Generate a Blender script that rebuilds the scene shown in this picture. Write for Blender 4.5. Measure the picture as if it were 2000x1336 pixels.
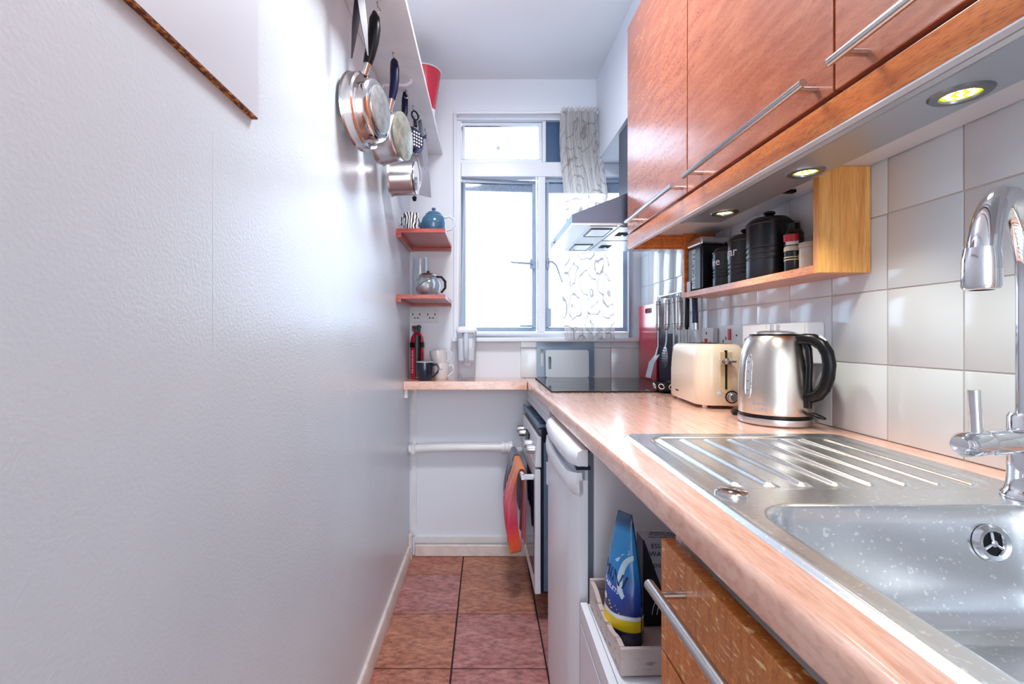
import bpy, bmesh, math, random
from mathutils import Vector, Matrix
random.seed(7)
PI = math.pi
sc = bpy.context.scene
for o in list(bpy.data.objects):
    bpy.data.objects.remove(o)
C = sc.collection

# ------------------------------------------------------------ camera, sky, exposure
cam_d = bpy.data.cameras.new('camera')
cam = bpy.data.objects.new('camera', cam_d)
C.objects.link(cam)
cam.location = (0, 0, 1.11)
cam.rotation_euler = (PI / 2, 0, 0)
cam_d.sensor_width = 36.0
cam_d.lens = 940 * 36 / 2000
cam_d.shift_x = 0.025
cam_d.shift_y = -0.0055
cam_d.clip_start = 0.02
sc.camera = cam

w = bpy.data.worlds.new('overcast_sky')
sc.world = w
w.use_nodes = True
w.node_tree.nodes['Background'].inputs[0].default_value = (0.83, 0.925, 1.0, 1)
w.node_tree.nodes['Background'].inputs[1].default_value = 4.5

sc.view_settings.view_transform = 'Standard'
sc.view_settings.look = 'None'
sc.view_settings.exposure = 0.72
sc.view_settings.gamma = 1.0
sc.view_settings.use_curve_mapping = False
try:
    sc.cycles.use_denoising = True
    sc.cycles.max_bounces = 10
    sc.cycles.diffuse_bounces = 6
    sc.cycles.transparent_max_bounces = 16
    sc.cycles.caustics_reflective = False
    sc.cycles.caustics_refractive = False
    sc.cycles.sample_clamp_indirect = 8.0
except Exception:
    pass

# ------------------------------------------------------------ helpers
def srgb(r, g=None, b=None):
    if g is None:
        r, g, b = r
    f = lambda v: (v / 255 / 12.92) if v / 255 <= 0.04045 else ((v / 255 + 0.055) / 1.055) ** 2.4
    return (f(r), f(g), f(b), 1.0)


class MB:
    """collects vertices and faces of one mesh"""
    def __init__(s):
        s.v = []
        s.f = []

    def add(s, vs, fs):
        n = len(s.v)
        s.v += [tuple(p) for p in vs]
        s.f += [[i + n for i in f] for f in fs]
        return s

    def box(s, x0, x1, y0, y1, z0, z1):
        return s.add([(x0, y0, z0), (x1, y0, z0), (x1, y1, z0), (x0, y1, z0),
                      (x0, y0, z1), (x1, y0, z1), (x1, y1, z1), (x0, y1, z1)],
                     [(3, 2, 1, 0), (4, 5, 6, 7), (0, 1, 5, 4), (1, 2, 6, 5), (2, 3, 7, 6), (3, 0, 4, 7)])

    def loft(s, secs, caps=True):
        n = len(secs[0])
        vs = [p for sec in secs for p in sec]
        fs = []
        for k in range(len(secs) - 1):
            for i in range(n):
                j = (i + 1) % n
                fs.append((k * n + i, k * n + j, (k + 1) * n + j, (k + 1) * n + i))
        if caps:
            fs.append(tuple(reversed(range(n))))
            fs.append(tuple((len(secs) - 1) * n + i for i in range(n)))
        return s.add(vs, fs)

    def prism(s, poly, axis, a, b):
        """polygon in the two other axes (cyclic order x>yz, y>xz, z>xy) swept from a to b"""
        def P(p, t):
            if axis == 'x':
                return (t, p[0], p[1])
            if axis == 'y':
                return (p[0], t, p[1])
            return (p[0], p[1], t)
        return s.loft([[P(p, a) for p in poly], [P(p, b) for p in poly]])

    def lathe(s, prof, n=32, axis='z', c=(0, 0, 0)):
        vs, fs = [], []
        rings = []
        for r, h in prof:
            if r < 1e-6:
                rings.append([len(vs)])
                vs.append((0, 0, h))
            else:
                rings.append(list(range(len(vs), len(vs) + n)))
                for i in range(n):
                    a = 2 * PI * i / n
                    vs.append((r * math.cos(a), r * math.sin(a), h))
        for A, B in zip(rings, rings[1:]):
            if len(A) == 1 and len(B) == 1:
                continue
            for i in range(n):
                j = (i + 1) % n
                if len(A) == 1:
                    fs.append((A[0], B[j], B[i]))
                elif len(B) == 1:
                    fs.append((A[i], A[j], B[0]))
                else:
                    fs.append((A[i], A[j], B[j], B[i]))
        def T(p):
            x, y, z = p
            if axis == 'x':
                x, y, z = z, x, y
            elif axis == 'y':
                x, y, z = y, z, x
            return (x + c[0], y + c[1], z + c[2])
        return s.add([T(p) for p in vs], fs)

    def cyl(s, p, q, r, n=16, r2=None):
        return s.tube([p, q], [r, r if r2 is None else r2], n)

    def tube(s, pts, r, n=10, caps=True, flat=1.0, closed=False):
        pts = [Vector(p) for p in pts]
        if not isinstance(r, (list, tuple)):
            r = [r] * len(pts)
        secs = []
        up = None
        for i, p in enumerate(pts):
            if closed:
                d = pts[(i + 1) % len(pts)] - pts[i - 1]
            else:
                d = pts[min(i + 1, len(pts) - 1)] - pts[max(i - 1, 0)]
            d.normalize()
            if up is None:
                up = Vector((0, 0, 1)) if abs(d.z) < 0.9 else Vector((0, 1, 0))
            a = d.cross(up)
            if a.length < 1e-6:
                a = d.orthogonal()
            a.normalize()
            b = a.cross(d).normalized()
            up = b
            secs.append([p + (a * math.cos(2 * PI * k / n) + b * flat * math.sin(2 * PI * k / n)) * r[i] for k in range(n)])
        if closed:
            secs.append(secs[0])
            return s.loft(secs, False)
        return s.loft(secs, caps)

    def torus(s, c, R, r, axis='z', n=32, m=8, a0=0, a1=2 * PI):
        full = abs(a1 - a0 - 2 * PI) < 1e-6
        pts = []
        k = n if full else n + 1
        for i in range(k):
            a = a0 + (a1 - a0) * i / n
            u, v = R * math.cos(a), R * math.sin(a)
            if axis == 'z':
                pts.append((c[0] + u, c[1] + v, c[2]))
            elif axis == 'x':
                pts.append((c[0], c[1] + u, c[2] + v))
            else:
                pts.append((c[0] + u, c[1], c[2] + v))
        return s.tube(pts, r, m, closed=full)

    def grid(s, fn, nu, nv):
        vs = [fn(i / nu, j / nv) for j in range(nv + 1) for i in range(nu + 1)]
        fs = [(j * (nu + 1) + i, j * (nu + 1) + i + 1, (j + 1) * (nu + 1) + i + 1, (j + 1) * (nu + 1) + i)
              for j in range(nv) for i in range(nu)]
        return s.add(vs, fs)

    def move(s, m):
        s.v = [tuple(m @ Vector(p)) for p in s.v]
        return s

    def mesh(s, name, bev=0.0, seg=2, sm=True, ang=35):
        me = bpy.data.meshes.new(name)
        me.from_pydata(s.v, [], s.f)
        bm = bmesh.new()
        bm.from_mesh(me)
        bmesh.ops.remove_doubles(bm, verts=bm.verts, dist=1e-6)
        bmesh.ops.recalc_face_normals(bm, faces=bm.faces)
        if bev > 0:
            es = [e for e in bm.edges if len(e.link_faces) == 2 and e.calc_face_angle(0) > 0.5]
            bmesh.ops.bevel(bm, geom=es, offset=bev, segments=seg, affect='EDGES', profile=0.5, clamp_overlap=True)
        bm.to_mesh(me)
        bm.free()
        if sm:
            for p in me.polygons:
                p.use_smooth = True
            try:
                me.set_sharp_from_angle(angle=math.radians(ang))
            except Exception:
                pass
        return me


def box(*a):
    return MB().box(*a)


def obj(name, mb, m, parent=None, loc=None, rot=None, bev=0.0, seg=2, sm=True, ang=35, label=None):
    me = mb if isinstance(mb, bpy.types.Mesh) else mb.mesh(name, bev, seg, sm, ang)
    if m is not None and not me.materials:
        me.materials.append(m)
    o = bpy.data.objects.new(name, me)
    C.objects.link(o)
    if parent is not None:
        o.parent = parent
    if loc is not None:
        o.location = loc
    if rot is not None:
        o.rotation_euler = rot
    if label:
        o['label'] = label
    if bev > 0:
        wn = o.modifiers.new('flat_faces', 'WEIGHTED_NORMAL')
        wn.keep_sharp = True
    return o


def tag(o, label, cat, group=None, kind=None):
    o['label'] = label
    o['category'] = cat
    if group:
        o['group'] = group
    if kind:
        o['kind'] = kind
    return o


def thing(name, label, cat, loc=(0, 0, 0), rotz=0.0, group=None, kind=None, rot=None):
    o = bpy.data.objects.new(name, None)
    o.empty_display_size = 0.05
    C.objects.link(o)
    o.location = loc
    o.rotation_euler = rot if rot else (0, 0, rotz)
    return tag(o, label, cat, group, kind)


def text_mb(s, size, depth=0.0004, spacing=1.0):
    cu = bpy.data.curves.new('lettering', 'FONT')
    cu.body = s
    cu.size = size
    cu.align_x = 'CENTER'
    cu.align_y = 'CENTER'
    cu.extrude = depth
    cu.space_character = spacing
    cu.resolution_u = 3
    o = bpy.data.objects.new('lettering', cu)
    C.objects.link(o)
    dg = bpy.context.evaluated_depsgraph_get()
    me = bpy.data.meshes.new_from_object(o.evaluated_get(dg))
    mb = MB().add([v.co[:] for v in me.vertices], [list(p.vertices) for p in me.polygons])
    bpy.data.objects.remove(o)
    bpy.data.meshes.remove(me)
    return mb


def bend(mb, R, ang):
    """wraps lettering lying in xy around a vertical cylinder of radius R, centred at azimuth ang"""
    out = []
    for x, y, z in mb.v:
        a = ang + x / R
        r = R + z
        out.append((r * math.cos(a), r * math.sin(a), y))
    mb.v = out
    return mb


# ------------------------------------------------------------ materials
_m = {}


def N(nt, t, **kw):
    n = nt.nodes.new(t)
    for k, v in kw.items():
        setattr(n, k, v)
    return n


def pbr(name, col, rough=0.5, metal=0.0, spec=0.5, coat=0.0, bump=None, var=None, trans=0.0, emit=None, ior=None, sheen=0):
    """bump = (scale, strength, stretch xyz); var = (colour 2, scale, stretch xyz, lo, hi)"""
    if name in _m:
        return _m[name]
    m = bpy.data.materials.new(name)
    m.use_nodes = True
    nt = m.node_tree
    b = nt.nodes['Principled BSDF']
    if len(col) == 3:
        col = srgb(col)
    b.inputs['Base Color'].default_value = col
    b.inputs['Roughness'].default_value = rough
    b.inputs['Metallic'].default_value = metal
    b.inputs['Specular IOR Level'].default_value = spec
    b.inputs['Coat Weight'].default_value = coat
    b.inputs['Coat Roughness'].default_value = 0.12
    b.inputs['Transmission Weight'].default_value = trans
    b.inputs['Sheen Weight'].default_value = sheen
    if ior:
        b.inputs['IOR'].default_value = ior
    if emit:
        b.inputs['Emission Color'].default_value = srgb(emit[0])
        b.inputs['Emission Strength'].default_value = emit[1]
    L = nt.links.new
    tc = N(nt, 'ShaderNodeTexCoord')
    if var:
        mp = N(nt, 'ShaderNodeMapping')
        mp.inputs['Scale'].default_value = var[2] if len(var) > 2 else (1, 1, 1)
        L(tc.outputs['Object'], mp.inputs[0])
        no = N(nt, 'ShaderNodeTexNoise')
        no.inputs['Scale'].default_value = var[1]
        no.inputs['Detail'].default_value = 6
        no.inputs['Roughness'].default_value = 0.62
        L(mp.outputs[0], no.inputs['Vector'])
        rp = N(nt, 'ShaderNodeValToRGB')
        rp.color_ramp.elements[0].position = var[3] if len(var) > 3 else 0.35
        rp.color_ramp.elements[1].position = var[4] if len(var) > 4 else 0.65
        rp.color_ramp.elements[0].color = col
        rp.color_ramp.elements[1].color = srgb(var[0])
        L(no.outputs[0], rp.inputs[0])
        L(rp.outputs[0], b.inputs['Base Color'])
    if bump:
        mp = N(nt, 'ShaderNodeMapping')
        mp.inputs['Scale'].default_value = bump[2] if len(bump) > 2 else (1, 1, 1)
        L(tc.outputs['Object'], mp.inputs[0])
        no = N(nt, 'ShaderNodeTexNoise')
        no.inputs['Scale'].default_value = bump[0]
        no.inputs['Detail'].default_value = 4
        L(mp.outputs[0], no.inputs['Vector'])
        bp = N(nt, 'ShaderNodeBump')
        bp.inputs['Strength'].default_value = bump[1]
        bp.inputs['Distance'].default_value = 0.002
        L(no.outputs[0], bp.inputs['Height'])
        L(bp.outputs[0], b.inputs['Normal'])
    _m[name] = m
    return m


def wood(name, c1, c2, c3, stretch, rough=0.3, coat=0.3, fine=1.0, spec=0.5, bumpy=0.12, fleck=None, grain=0.85, coatr=0.2):
    """long grain: object coordinates squeezed along the grain"""
    if name in _m:
        return _m[name]
    m = bpy.data.materials.new(name)
    m.use_nodes = True
    nt = m.node_tree
    L = nt.links.new
    b = nt.nodes['Principled BSDF']
    tc = N(nt, 'ShaderNodeTexCoord')
    mp = N(nt, 'ShaderNodeMapping')
    mp.inputs['Scale'].default_value = stretch
    L(tc.outputs['Object'], mp.inputs[0])
    a = N(nt, 'ShaderNodeTexNoise')
    a.inputs['Scale'].default_value = 9
    a.inputs['Detail'].default_value = 5
    a.inputs['Distortion'].default_value = 0.5
    L(mp.outputs[0], a.inputs['Vector'])
    rp = N(nt, 'ShaderNodeValToRGB')
    e = rp.color_ramp.elements
    e[0].position, e[0].color = 0.3, srgb(c1)
    e[1].position, e[1].color = 0.72, srgb(c3)
    k = e.new(0.5)
    k.color = srgb(c2)
    L(a.outputs[0], rp.inputs[0])
    f = N(nt, 'ShaderNodeTexNoise')
    f.inputs['Scale'].default_value = 60 * fine
    f.inputs['Detail'].default_value = 3
    L(mp.outputs[0], f.inputs['Vector'])
    r2 = N(nt, 'ShaderNodeValToRGB')
    r2.color_ramp.elements[0].position = 0.36
    r2.color_ramp.elements[0].color = (0.62, 0.55, 0.5, 1)
    r2.color_ramp.elements[1].position = 0.52
    r2.color_ramp.elements[1].color = (1, 1, 1, 1)
    L(f.outputs[0], r2.inputs[0])
    mx = N(nt, 'ShaderNodeMix', data_type='RGBA', blend_type='MULTIPLY')
    mx.inputs[0].default_value = grain
    L(rp.outputs[0], mx.inputs[6])
    L(r2.outputs[0], mx.inputs[7])
    out = mx.outputs[2]
    if fleck:
        fl = N(nt, 'ShaderNodeTexNoise')
        fl.inputs['Scale'].default_value = fleck[1]
        fl.inputs['Detail'].default_value = 2
        mp2 = N(nt, 'ShaderNodeMapping')
        mp2.inputs['Scale'].default_value = fleck[2]
        L(tc.outputs['Object'], mp2.inputs[0])
        L(mp2.outputs[0], fl.inputs['Vector'])
        r3 = N(nt, 'ShaderNodeValToRGB')
        r3.color_ramp.elements[0].position = 0.60
        r3.color_ramp.elements[1].position = 0.68
        L(fl.outputs[0], r3.inputs[0])
        m2 = N(nt, 'ShaderNodeMix', data_type='RGBA')
        L(r3.outputs[0], m2.inputs[0])
        L(out, m2.inputs[6])
        m2.inputs[7].default_value = srgb(fleck[0])
        out = m2.outputs[2]
    L(out, b.inputs['Base Color'])
    bp = N(nt, 'ShaderNodeBump')
    bp.inputs['Strength'].default_value = bumpy
    bp.inputs['Distance'].default_value = 0.001
    L(f.outputs[0], bp.inputs['Height'])
    L(bp.outputs[0], b.inputs['Normal'])
    b.inputs['Roughness'].default_value = rough
    b.inputs['Specular IOR Level'].default_value = spec
    b.inputs['Coat Weight'].default_value = coat
    b.inputs['Coat Roughness'].default_value = coatr
    _m[name] = m
    return m


def clear(name, tint=(240, 246, 250), amount=0.85, frost=None, gloss=0.08):
    """thin clear sheet: mostly lets light straight through, some milkiness, some gloss"""
    if name in _m:
        return _m[name]
    m = bpy.data.materials.new(name)
    m.use_nodes = True
    nt = m.node_tree
    L = nt.links.new
    nt.nodes.remove(nt.nodes['Principled BSDF'])
    out = nt.nodes['Material Output']
    tr = N(nt, 'ShaderNodeBsdfTransparent')
    tr.inputs[0].default_value = srgb(tint)
    tl = N(nt, 'ShaderNodeBsdfTranslucent')
    tl.inputs[0].default_value = srgb(tint)
    df = N(nt, 'ShaderNodeBsdfDiffuse')
    df.inputs[0].default_value = srgb(tint)
    mk = N(nt, 'ShaderNodeMixShader')
    mk.inputs[0].default_value = 0.5
    L(tl.outputs[0], mk.inputs[1])
    L(df.outputs[0], mk.inputs[2])
    a = N(nt, 'ShaderNodeMixShader')
    a.inputs[0].default_value = amount
    L(mk.outputs[0], a.inputs[1])
    L(tr.outputs[0], a.inputs[2])
    if frost:
        tc = N(nt, 'ShaderNodeTexCoord')
        no = N(nt, 'ShaderNodeTexNoise')
        no.inputs['Scale'].default_value = frost[0]
        no.inputs['Detail'].default_value = 4
        L(tc.outputs['Object'], no.inputs['Vector'])
        mr = N(nt, 'ShaderNodeMapRange')
        mr.inputs[1].default_value = 0.35
        mr.inputs[2].default_value = 0.65
        mr.inputs[3].default_value = frost[1]
        mr.inputs[4].default_value = frost[2]
        L(no.outputs[0], mr.inputs[0])
        L(mr.outputs[0], a.inputs[0])
    gl = N(nt, 'ShaderNodeBsdfGlossy')
    gl.inputs['Roughness'].default_value = 0.05
    g = N(nt, 'ShaderNodeMixShader')
    fr = N(nt, 'ShaderNodeLayerWeight')
    fr.inputs[0].default_value = 0.25
    mm = N(nt, 'ShaderNodeMath', operation='MULTIPLY_ADD')
    mm.inputs[1].default_value = 0.5
    mm.inputs[2].default_value = gloss * 0.5
    L(fr.outputs['Fresnel'], mm.inputs[0])
    L(mm.outputs[0], g.inputs[0])
    L(a.outputs[0], g.inputs[1])
    L(gl.outputs[0], g.inputs[2])
    L(g.outputs[0], out.inputs[0])
    _m[name] = m
    return m


M_wall = pbr('wall_paint', (214, 225, 234), 0.24, spec=0.55, bump=(190, 0.30), var=((207, 218, 228), 2.2, (1, 1, 1), 0.3, 0.7))
M_plain = pbr('matt_white_paint', (226, 230, 238), 0.55, bump=(60, 0.12))
M_ceil = pbr('ceiling_paint', (232, 236, 240), 0.7, bump=(40, 0.1))
M_gloss = pbr('white_gloss_paint', (232, 231, 233), 0.28, bump=(30, 0.1), var=((222, 220, 222), 8, (1, 1, 1), 0.35, 0.65))
M_oldwhite = pbr('worn_white_paint', (228, 218, 212), 0.4, var=((206, 186, 176), 14, (1, 1, 1), 0.45, 0.75), bump=(50, 0.3))
M_tile = pbr('glazed_white_tile', (222, 227, 232), 0.12, spec=0.5, bump=(5, 0.10))
M_grout = pbr('wall_grout', (205, 193, 186), 0.9)
M_dgrout = pbr('dark_floor_grout', (52, 34, 34), 0.9)
M_steel = pbr('brushed_steel', (200, 200, 203), 0.27, 1.0, bump=(300, 0.06, (1, 1, 12)))
M_steel2 = pbr('worn_steel', (192, 195, 200), 0.33, 1.0, bump=(220, 0.10, (1, 1, 1)))
M_polish = pbr('polished_steel', (212, 210, 210), 0.09, 1.0)
M_chrome = pbr('chrome', (225, 228, 232), 0.05, 1.0)
M_hoodst = pbr('hood_steel_dimmed', (104, 108, 124), 0.36, 0.9, bump=(200, 0.08, (1, 14, 1)))  # steel darkened to paint in the dim room it would mirror
M_black = pbr('black_plastic', (6, 6, 10), 0.32, spec=0.3)
M_navy = pbr('navy_plastic', (12, 16, 52), 0.34, spec=0.3)
M_blackm = pbr('matt_black_enamel', (14, 16, 25), 0.3, spec=0.4, coat=0.1)
M_white = pbr('white_plastic', (236, 236, 240), 0.3)
M_lam = pbr('white_laminate', (226, 228, 234), 0.3)
M_grey = pbr('pale_grey_plastic', (196, 202, 212), 0.35)
M_red = pbr('red_plastic', (196, 22, 42), 0.35)
M_dark = pbr('dark_void', (10, 10, 14), 0.8)
S = 0.015          # the right-hand wall runs this much out of true (radians)
SB = 0.027         # and the base units this much


def XW(y):         # face of the tiles on the right-hand wall
    return 0.8186 - S * y


def XF(y):         # front edge of the worktop
    return 0.252 - SB * y

# ------------------------------------------------------------ the room
YB, XL, ZC, YN = 2.44, -0.388, 2.413, -2.6      # back wall, left wall, ceiling, near end of the modelled room

fl = tag(obj('floor', box(-0.6, 1.1, YN, YB + 0.15, -0.08, -0.004), M_dgrout),
         'kitchen floor of square brown tiles with dark grout', 'floor', kind='structure')


def floor_mat(name, c1, c2):
    m = pbr(name, c1, 0.42, spec=0.4, bump=(26, 0.3), var=(c2, 7.5, (1, 1.5, 1), 0.3, 0.72))
    nt = m.node_tree
    L = nt.links.new
    b = nt.nodes['Principled BSDF']
    src = b.inputs['Base Color'].links[0].from_socket
    tc = N(nt, 'ShaderNodeTexCoord')
    no = N(nt, 'ShaderNodeTexNoise')
    no.inputs['Scale'].default_value = 46
    no.inputs['Detail'].default_value = 5
    no.inputs['Roughness'].default_value = 0.7
    mp = N(nt, 'ShaderNodeMapping')
    mp.inputs['Scale'].default_value = (0.55, 1.2, 1)
    L(tc.outputs['Object'], mp.inputs[0])
    L(mp.outputs[0], no.inputs['Vector'])
    r = N(nt, 'ShaderNodeValToRGB')
    r.color_ramp.elements[0].position = 0.33
    r.color_ramp.elements[0].color = (0.32, 0.25, 0.25, 1)
    r.color_ramp.elements[1].position = 0.6
    r.color_ramp.elements[1].color = (1.15, 1.1, 1.1, 1)
    L(no.outputs[0], r.inputs[0])
    mx = N(nt, 'ShaderNodeMix', data_type='RGBA', blend_type='MULTIPLY')
    mx.inputs[0].default_value = 0.8
    L(src, mx.inputs[6])
    L(r.outputs[0], mx.inputs[7])
    L(mx.outputs[2], b.inputs['Base Color'])
    return m


FT = [floor_mat('floor_tile_rust', (168, 100, 84), (204, 146, 124)),
      floor_mat('floor_tile_mauve', (170, 108, 104), (206, 152, 146)),
      floor_mat('floor_tile_brown', (170, 106, 84), (206, 150, 124))]
cols = [XL, -0.1162, 0.2027, 0.5216, 0.80]
rows = [1.61 + 0.3175 * k for k in range(-13, 3)] + [YB]
k = 0
for i in range(4):
    for j in range(len(rows) - 1):
        x0, x1, y0, y1 = cols[i] + 0.003, cols[i + 1] - 0.003, rows[j] + 0.003, rows[j + 1] - 0.003
        cx, cy = (x0 + x1) / 2, (y0 + y1) / 2
        obj('floor_tile', box(x0 - cx, x1 - cx, y0 - cy, y1 - cy, -0.006, 0.0), FT[(i + 2 * j + (i * j) % 2) % 3], fl,
            loc=(cx, cy, random.uniform(-0.0004, 0.0004)), bev=0.0012, seg=1)

wl = tag(obj('wall_left', box(XL - 0.12, XL, YN, YB + 0.2, 0, ZC), M_wall),
         'long glossy white wall along the left of the galley', 'wall', kind='structure')
obj('wallpaper_seam', MB().prism([(XL, 0.6805), (XL + 0.00045, 0.6825), (XL, 0.6830)], 'z', 1.08, 1.40), M_wall, wl)

# back wall with the window opening
WX0, WX1, WZ0, WZ1 = -0.156, 0.76, 1.100, 2.244
mb = MB()
mb.box(XL - 0.12, WX0, YB, YB + 0.2, 0, ZC)
mb.box(WX0, WX1, YB, YB + 0.2, 0, WZ0)
mb.box(WX0, WX1, YB, YB + 0.2, WZ1, ZC)
mb.box(WX1, 1.0, YB, YB + 0.2, 0, ZC)
wb = tag(obj('wall_back', mb, M_plain, sm=False), 'white end wall around the window', 'wall', kind='structure')

wr = tag(obj('wall_right', MB().loft([[(XW(YN) + 0.0018, YN, 0), (1.05, YN, 0), (1.05, YN, ZC), (XW(YN) + 0.0018, YN, ZC)],
                                      [(XW(YB) + 0.0018, YB + 0.05, 0), (1.05, YB + 0.05, 0), (1.05, YB + 0.05, ZC), (XW(YB) + 0.0018, YB + 0.05, ZC)]]),
             M_grout, sm=False), 'right-hand wall with square white tiles above the worktop', 'wall', kind='structure')
t = 0.152
tile_me = box(0, 0.006, 0.0011, t - 0.0011, 0.0011, t - 0.0011).mesh('wall_tile', bev=0.0016, seg=2)
tile_me.materials.append(M_tile)
for r_ in range(5):
    for n in range(-5, 11):
        y = 0.8134 + t * n
        if y + t > YB and n < 10:
            continue
        z = 0.900 + t * r_
        if r_ == 4 and y < 1.62:
            continue
        rz = random.uniform(-0.0035, 0.0035)
        if n == 10:
            obj('wall_tile', box(0, 0.006, 0.0011, YB - y - 0.002, 0.0011, t - 0.0011), M_tile, wr, loc=(XW(y), y, z), rot=(0, 0, S), bev=0.0016)
        else:
            obj('wall_tile', tile_me, None, wr, loc=(XW(y), y, z), rot=(random.uniform(-.002, .002), random.uniform(-.003, .003), S + rz))
# plain paint above the tiles
obj('painted_band', MB().loft([[(XW(y_) - 0.001, y_, 1.665), (XW(y_) + 0.006, y_, 1.665), (XW(y_) + 0.006, y_, ZC), (XW(y_) - 0.001, y_, ZC)] for y_ in (1.70, YB)]), M_plain, wr)

# tiles behind the hob, under the sill
tb_me = box(0.0011, t - 0.0011, 0, 0.006, 0.0011, t - 0.0011).mesh('wall_tile', bev=0.0016)
tb_me.materials.append(M_tile)
obj('grout_bed', box(0.1735, 0.782, YB - 0.003, YB, 0.90, 1.092), M_grout, wb, sm=False)
for i in range(4):
    x = 0.1735 + t * i
    obj('wall_tile', tb_me, None, wb, loc=(x, YB - 0.009, 0.9), rot=(random.uniform(-.004, .004), 0, random.uniform(-.004, .004)))
    obj('wall_tile', box(0.0011, t - 0.0011, 0, 0.006, 0.0011, 0.038), M_tile, wb, loc=(x, YB - 0.009, 1.052), bev=0.0014)

tag(obj('ceiling', box(-0.6, 1.1, YN, YB + 0.15, ZC, ZC + 0.1), M_ceil), 'flat white ceiling', 'ceiling', kind='structure')
tag(obj('trim_1', MB().loft([[(0.598 - 0.0165 * y_, y_, 1.99), (XW(y_) + 0.006, y_, 1.99), (XW(y_) + 0.006, y_, ZC), (0.598 - 0.0165 * y_, y_, ZC)] for y_ in (0.0, YB)]), M_plain, bev=0.002),
    'boxed-in white bulkhead above the cooker hood', 'bulkhead', kind='structure')
# skirtings, cover strips, corner block
tag(obj('baseboard_left', MB().prism([(XL, 0), (XL + 0.013, 0), (XL + 0.013, 0.054), (XL + 0.009, 0.064), (XL, 0.067)], 'y', YN, YB - 0.03), M_oldwhite),
    'worn white skirting board along the left wall', 'skirting board', kind='structure')
tag(obj('baseboard_back', box(-0.362, 0.80, YB - 0.018, YB, 0.0, 0.060), M_oldwhite, bev=0.007, seg=3),
    'rounded white skirting board at the foot of the end wall', 'skirting board', kind='structure')
tag(obj('trim_2', box(-0.362, 0.80, YB - 0.011, YB, 0.068, 0.100), M_gloss, bev=0.002),
    'flat white batten just above the end wall skirting', 'batten', kind='structure')
tag(obj('trim_3', box(-0.380, -0.352, YB - 0.008, YB, 0.105, 0.852), M_gloss, bev=0.002),
    'upright white cover strip in the left corner below the shelf top', 'cover strip', kind='structure')
tag(obj('trim_4', box(XL, XL + 0.018, YB - 0.05, YB - 0.028, 0.0, 0.125), M_oldwhite, bev=0.003),
    'chipped white corner block at the end of the left skirting', 'corner block', kind='structure')

# ------------------------------------------------------------ window
M_winfr = pbr('window_paint', (224, 228, 236), 0.32, bump=(30, 0.08))
M_winmt = pbr('painted_metal_casement', (150, 168, 190), 0.35)
M_pane = clear('window_glass', (246, 250, 255), 0.93)
M_pane2 = clear('obscured_window_glass', (226, 236, 246), 0.8, frost=(120, 0.45, 0.98))
M_bluep = pbr('blue_grey_panel', (58, 92, 130), 0.35, var=((44, 76, 112), 4, (1, 1, 1)))
win = thing('window_1', 'white framed kitchen window with two metal casements and a top light', 'window', (0, YB, 0), kind='structure')
mb = MB()
mb.box(WX0, WX1, 0.0, 0.07, 2.205, WZ1)            # head
mb.box(WX0, -0.128, 0.0, 0.07, WZ0, 2.205)         # jambs
mb.box(0.722, WX1, 0.0, 0.07, WZ0, 2.205)
mb.box(-0.128, 0.722, 0.0, 0.07, WZ0, 1.132)       # bottom rail
mb.box(-0.128, 0.722, 0.004, 0.066, 1.922, 1.996)  # transom
mb.box(0.262, 0.300, 0.006, 0.066, 1.132, 1.922)   # mullion
mb.box(0.285, 0.303, 0.006, 0.066, 1.996, 2.205)
obj('window_frame', mb, M_winfr, win, bev=0.003)
mb = MB()
mb.box(-0.165, 0.768, -0.010, 0.002, 2.236, 2.252)
mb.box(-0.165, -0.150, -0.010, 0.002, WZ0, 2.236)
obj('architrave', mb, M_winfr, win, bev=0.002)
obj('window_sill', box(-0.175, 0.775, -0.050, 0.004, 1.082, 1.104), M_winfr, win, bev=0.006, seg=3)


def ring(x0, x1, z0, z1, wd, y0, y1):
    m_ = MB()
    m_.box(x0, x1, y0, y1, z0, z0 + wd)
    m_.box(x0, x1, y0, y1, z1 - wd, z1)
    m_.box(x0, x0 + wd, y0, y1, z0 + wd, z1 - wd)
    m_.box(x1 - wd, x1, y0, y1, z0 + wd, z1 - wd)
    return m_


# top light
tl = obj('top_light', ring(-0.126, 0.284, 2.0, 2.203, 0.016, 0.022, 0.045), M_winfr, win, bev=0.002)
obj('pane', box(-0.112, 0.270, 0.032, 0.036, 2.014, 2.189), M_pane2, tl, sm=False)
obj('blue_panel', box(0.303, 0.722, 0.022, 0.030, 1.996, 2.205), M_bluep, win)  # solid dark blue-grey panel fills this part instead of glass
vent = obj('pane_vent', MB().torus((0.060, 0.026, 2.085), 0.062, 0.004, 'y', n=40).torus((0.060, 0.026, 2.085), 0.050, 0.0025, 'y', n=40), clear('clear_plastic', (235, 238, 240), 0.6), win)
obj('vent_knob', MB().lathe([(0, -0.014), (0.008, -0.012), (0.009, 0.0), (0, 0.0)], 16, 'y', (0.060, 0.026, 2.072)), M_grey, vent)
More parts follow.
